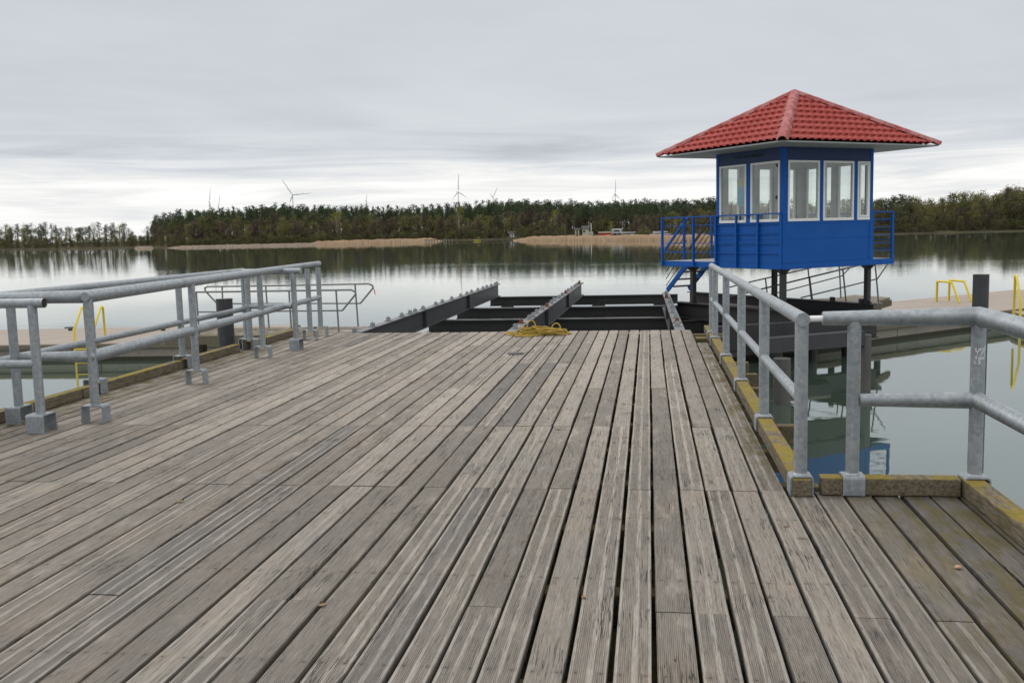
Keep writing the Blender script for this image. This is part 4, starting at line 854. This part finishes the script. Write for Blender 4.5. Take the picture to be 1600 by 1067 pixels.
# the rest of the wood reads as one mass
for lo, hi, stp in ((-260, 240, 5.5), (240, 1130, 2.6), (1130, 1366, 5), (1366, 1900, 4.2)):
    for px in np.arange(lo, hi, stp):
        sh, sk = shore_y(px), sky_y(px); hgt = sh-sk; x = px+random.uniform(-4, 4)
        if lo == -260:
            place(random.choice(['bush', 'round', 'bare']), x, sh-random.uniform(12, 24), random.uniform(6, 30), True, wide=1.2); place('bush', x, sh-random.uniform(6, 16), random.uniform(3, 20), True, wide=1.2)
            if random.random() < .45: place('pine', x, sk+random.uniform(4, 12), random.uniform(20, 60), True)
        elif lo == 240:
            place('pine', x, sk+random.uniform(3, 12), random.uniform(75, 140), True); place('pine', x+1, sk+random.uniform(4, 16), random.uniform(40, 75), True)
            bro = random.random() < (.8 if px > 650 else .55)
            if bro: place(random.choice(['bare', 'round', 'bare', 'bare']), x, sh-hgt*random.uniform(.35, .72), random.uniform(10, 34), True, wide=1.2)
            place(random.choice(['bush', 'bare', 'bush', 'round']), x, sh-hgt*random.uniform(.15, .36), random.uniform(4, 12), True)
            place(random.choice(['bush', 'bush', 'bare']), x+random.uniform(-3, 3), sh-hgt*random.uniform(.22, .50), random.uniform(30, 95), True, wide=1.3); place('bush', x+random.uniform(-3, 3), sh-hgt*random.uniform(.10, .22), random.uniform(2, 8), True, wide=1.2)
        else:
            place(random.choice(['bare', 'round', 'round', 'pine']), x, sk+random.uniform(3, 18), random.uniform(20, 60), True, wide=1.15); place(random.choice(['bush', 'bare', 'round']), x, sh-hgt*random.uniform(.2, .5), random.uniform(3, 14), True); place('bush', x+2, sh-hgt*random.uniform(.25, .55), random.uniform(20, 60), True, wide=1.3); place('bush', x-1, sh-hgt*random.uniform(.12, .3), random.uniform(2, 8), True, wide=1.2)
by = {}
for kind, j, x, y, z0, sc, sx, rz in MASS:
    V, Q, Mi = PROTO[kind][j]; c_, s_ = cos(rz), sin(rz); v = V*[sx, sx, sc]; v = np.c_[v[:, 0]*c_-v[:, 1]*s_+x, v[:, 0]*s_+v[:, 1]*c_+y, v[:, 2]+z0]; by.setdefault(0, []).append((v, Q, Mi, kind))
mats_all = sorted({q for v in KM.values() for q in v}); VV, QQ, MM = [], [], []; off = 0
for v, Q, Mi, kind in by[0]:
    idx = np.array([mats_all.index(q) for q in KM[kind]]); VV.append(v); QQ.append(Q+off); MM.append(idx[Mi]); off += len(v)
fo = bpy.data.objects.new('forest', np_mesh('forest', np.concatenate(VV), np.concatenate(QQ), np.concatenate(MM), [M[q] for q in mats_all])); COL.objects.link(fo)
tag(fo, 'mixed wood of pines and brown broadleaf trees filling the far shore', 'forest', kind='stuff')

# ------------------------------------------------------------------ buildings, boats and jetty on the far shore
def far_at(px, extra): p = shore_pt(px, extra); p.z = float(GZ(extra)); return p
def fr(px): d = ray(px, 400); d.z = 0; d.normalize(); return Vector((d.y, -d.x, 0)), d           # right / away directions there
def fbox_(mb, P, px, x0, x1, y0, y1, z0, z1):
    r_, w_ = fr(px); q = [P+r_*a+w_*b for a, b in ((x0, y0), (x1, y0), (x1, y1), (x0, y1))]; return mb.hexa([v+Zv*z0 for v in q]+[v+Zv*z1 for v in q])
def gable(mb, P, px, x0, x1, y0, y1, z0, z1):
    r_, w_ = fr(px); mid = (y0+y1)/2; A_ = [P+r_*x0+w_*b+Zv*z for b, z in ((y0, z0), (y1, z0), (mid, z1))]; return mb.prism(A_, r_*(x1-x0))
P = far_at(915, 24); h = thing('house', P, 'small cream house with dark roof behind the tan reed bed', 'house')
obj('wall', fbox_(MB(), P, 915, -1.0, 1.1, 0, 4, 0, 2.35), M['cream'], h); obj('roof', gable(MB(), P, 915, -1.3, 1.4, -.4, 4.4, 2.36, 3.2), M['dark'], h)
w = obj('window', fbox_(MB(), P, 915, -.7, -.2, -.05, -.002, 1.0, 1.8), M['dark'], h); obj('chimney', fbox_(MB(), P, 915, 1.75, 2.0, 1, 1.3, 0, 3.9), M['white'], h); obj('porch', fbox_(MB(), P, 915, 1.11, 2.5, .4, 3, 0, 1.25), M['cream'], h)
P = far_at(902, 22); h = thing('shed', P, 'low pale shed with two light doors left of the cream house', 'shed')
obj('wall', fbox_(MB(), P, 902, -.9, 1.0, 0, 3, 0, 2.0), M['bark'], h); obj('door', fbox_(MB(), P, 902, -.75, -.25, -.06, -.002, .1, 1.9), M['cream'], h); obj('door', fbox_(MB(), P, 902, .2, .7, -.06, -.002, .1, 1.9), M['cream'], h); obj('roof', gable(MB(), P, 902, -1.1, 1.2, -.3, 3.3, 2.01, 2.5), M['dark'], h)
P = far_at(949, 24); h = thing('beach_hut', P, 'long low red and cream kiosk on the beach right of the cream house', 'kiosk')
obj('wall', fbox_(MB(), P, 949, -2.6, 2.2, 0, 3, 0, .75), M['red'], h); obj('awning', fbox_(MB(), P, 949, -2.8, 2.4, -.4, 3.2, .76, 1.15), M['cream'], h)
P = far_at(964, 25); h = thing('caravan', P, 'white caravan on the beach under the trees', 'caravan'); obj('body', fbox_(MB(), P, 964, -1.5, 1.5, 0, 2.0, .4, 1.9), M['dull_white'], h, .2); obj('window', fbox_(MB(), P, 964, -.9, .8, -.03, -.002, 1.1, 1.55), M['dark'], h)
for s in (-.6, .7): obj('wheel', MB().tube([P+fr(964)[0]*s-fr(964)[1]*.02+Zv*.33, P+fr(964)[0]*s+fr(964)[1]*.2+Zv*.33], .33, 12), M['dark'], h)
for px, lab in ((1031, 'white boat on a trailer at the left of the cabin railing'), (981, 'pale upturned boat on the sand right of the caravan')):
    P = far_at(px, 20); h = thing('boat', P, lab, 'boat', 'boats ashore'); r_, w_ = fr(px); hull = MB()
    sec = [(-1.9, .25), (-1.2, .7), (0, .85), (1.2, .7), (2.2, .05)]; vs = []
    for x, hw in sec: vs += [P+r_*x+w_*-hw+Zv*1.05, P+r_*x+w_*(-hw*.55)+Zv*.45, P+r_*x+w_*(hw*.55)+Zv*.45, P+r_*x+w_*hw+Zv*1.05]
    hull.add(vs, [(i*4+j, (i+1)*4+j, (i+1)*4+j+1, i*4+j+1) for i in range(4) for j in range(3)]+[(0, 1, 2, 3), (19, 18, 17, 16)]+[(i*4+3, (i+1)*4+3, (i+1)*4, i*4) for i in range(4)], True)
    obj('hull', hull, M['dull_white'], h); obj('gunwale', fbox_(MB(), P, px, -1.85, 2.0, -.12, .12, 1.06, 1.12), M['dark'], h)
r_, w_ = fr(730); P = onz(737, 377.2, 0); h = thing('far_jetty', P, 'low wooden jetty with short posts on the far shore, left of the small hut', 'jetty')
A_ = onz(664, 378.6, 0); B_ = onz(805, 375.8, 0); obj('walkway', MB().beam(A_+Zv*.75, B_+Zv*.75, 1.4, .18), M['joist'], h)
for s in np.linspace(0.02, .98, 30): q = A_.lerp(B_, s); obj('post', MB().box(q.x-.16, q.x+.16, q.y-.85, q.y-.72, -1, .98 if s < .33 else .64), M['grey_wood'] if s < .33 else M['joist'], h)
P = far_at(800, 3); P.z = .85; h = thing('small_hut', P, 'tiny white fronted hut on the far jetty with a thin mast beside it', 'hut')
obj('wall', fbox_(MB(), P, 800, -.7, .9, 0, 1.8, 0, 1.5), M['white'], h); obj('roof', gable(MB(), P, 800, -1.7, 1.3, -.4, 2.2, 1.51, 2.3), M['bark'], h); obj('door', fbox_(MB(), P, 800, -.1, .3, -.05, -.002, .1, 1.2), M['dark'], h)
obj('mast', MB().tube([P+fr(800)[0]*-.5+Zv*0, P+fr(800)[0]*-.5+Zv*5.4], .07, 6), M['bark'], h)
P = onz(746, 377.0, 0); h = thing('pedal_boat', P, 'small yellow pedal boat moored at the far jetty', 'boat'); M['dull_yellow'] = paint_mat('dull_yellow_hull', (.28, .25, .03), (.36, .31, .05)); obj('hull', fbox_(MB(), P, 746, -1.3, 1.2, -2.4, -1.2, .05, .5), M['dull_yellow'], h, .15); obj('hood', fbox_(MB(), P, 746, -.2, 1.0, -2.3, -1.3, 1.15, 1.3), M['dull_yellow'], h, .1)
for s in (-.2, 1.1): obj('strut', fbox_(MB(), P, 746, s-.05, s+.05, -1.9, -1.8, .5, 1.15), M['dark'], h)

# ------------------------------------------------------------------ wind turbines beyond the wood
def turbine(hub, tips, D, label, nac=-1):
    Hp = ond(*hub, D); base = Vector((Hp.x, Hp.y, 2)); o = thing('wind_turbine', base, label, 'wind turbine', 'wind turbines on the skyline'); r_, w_ = fr(hub[0])
    obj('tower', MB().tube([base, Hp+w_*3-Zv*1.6], 2.6, 10, True, 1.5), M['turbine'], o); obj('nacelle', MB().beam(Hp+w_*5+r_*nac*6-Zv*.2, Hp+w_*3+r_*2.5*-nac*.3-Zv*.2, 3.2, 3.4), M['turbine'], o); obj('hub', MB().tube([Hp-w_*2.4, Hp-w_*1.6, Hp+w_*3], 1.7, 10, True), M['turbine'], o)
    for tp in tips:
        T_ = ond(*tp, D)-w_*1.0; d = T_-Hp; L = d.length; dn = d.normalized(); s = dn.cross(w_).normalized(); c = Hp-w_*.6; b = MB()
        sec = [(0, 1.0, .9), (.08, 1.2, .8), (.2, 2.0, .5), (.55, 1.4, .3), (1, .35, .12)]; vs = []
        for f_, cw, th in sec: q = c+dn*(L*f_); vs += [q+s*cw, q+w_*th, q-s*cw, q-w_*th]
        b.add(vs, [(i*4+j, i*4+(j+1) % 4, (i+1)*4+(j+1) % 4, (i+1)*4+j) for i in range(4) for j in range(4)]+[(0, 1, 2, 3), (19, 18, 17, 16)], True); obj('blade', b, M['turbine'], o)
turbine((327.5, 315.5), [(328.5, 294), (330, 327), (326.5, 328)], 4200, 'small wind turbine seen edge on at the left, its blade straight up'); turbine((341.5, 322), [(343.5, 305), (338, 336), (346, 336)], 5000, 'smallest wind turbine, only its blade tip above the trees, right beside the leftmost one')
turbine((457, 304.5), [(440.5, 281), (487, 302), (451, 322)], 3000, 'largest wind turbine with one blade pointing up left and one level to the right', 1); turbine((572.5, 313.5), [(573.2, 303), (574.5, 325), (571, 326)], 5200, 'tiny wind turbine above the trees between the large one and the middle one')
turbine((716, 300), [(716.5, 271), (706, 312), (731, 310)], 3400, 'tall wind turbine near the middle with its blade pointing straight up'); turbine((770.5, 308), [(777.5, 292.5), (765, 303), (772, 324)], 4200, 'wind turbine turned sideways with a short tilted blade, right of the middle one')
turbine((961.5, 303), [(962, 281), (969.5, 313), (955, 312)], 3900, 'wind turbine left of the cabin roof with one blade straight up')
print('trees', ntree, 'mass', len(MASS), 'objects', len(S.objects))
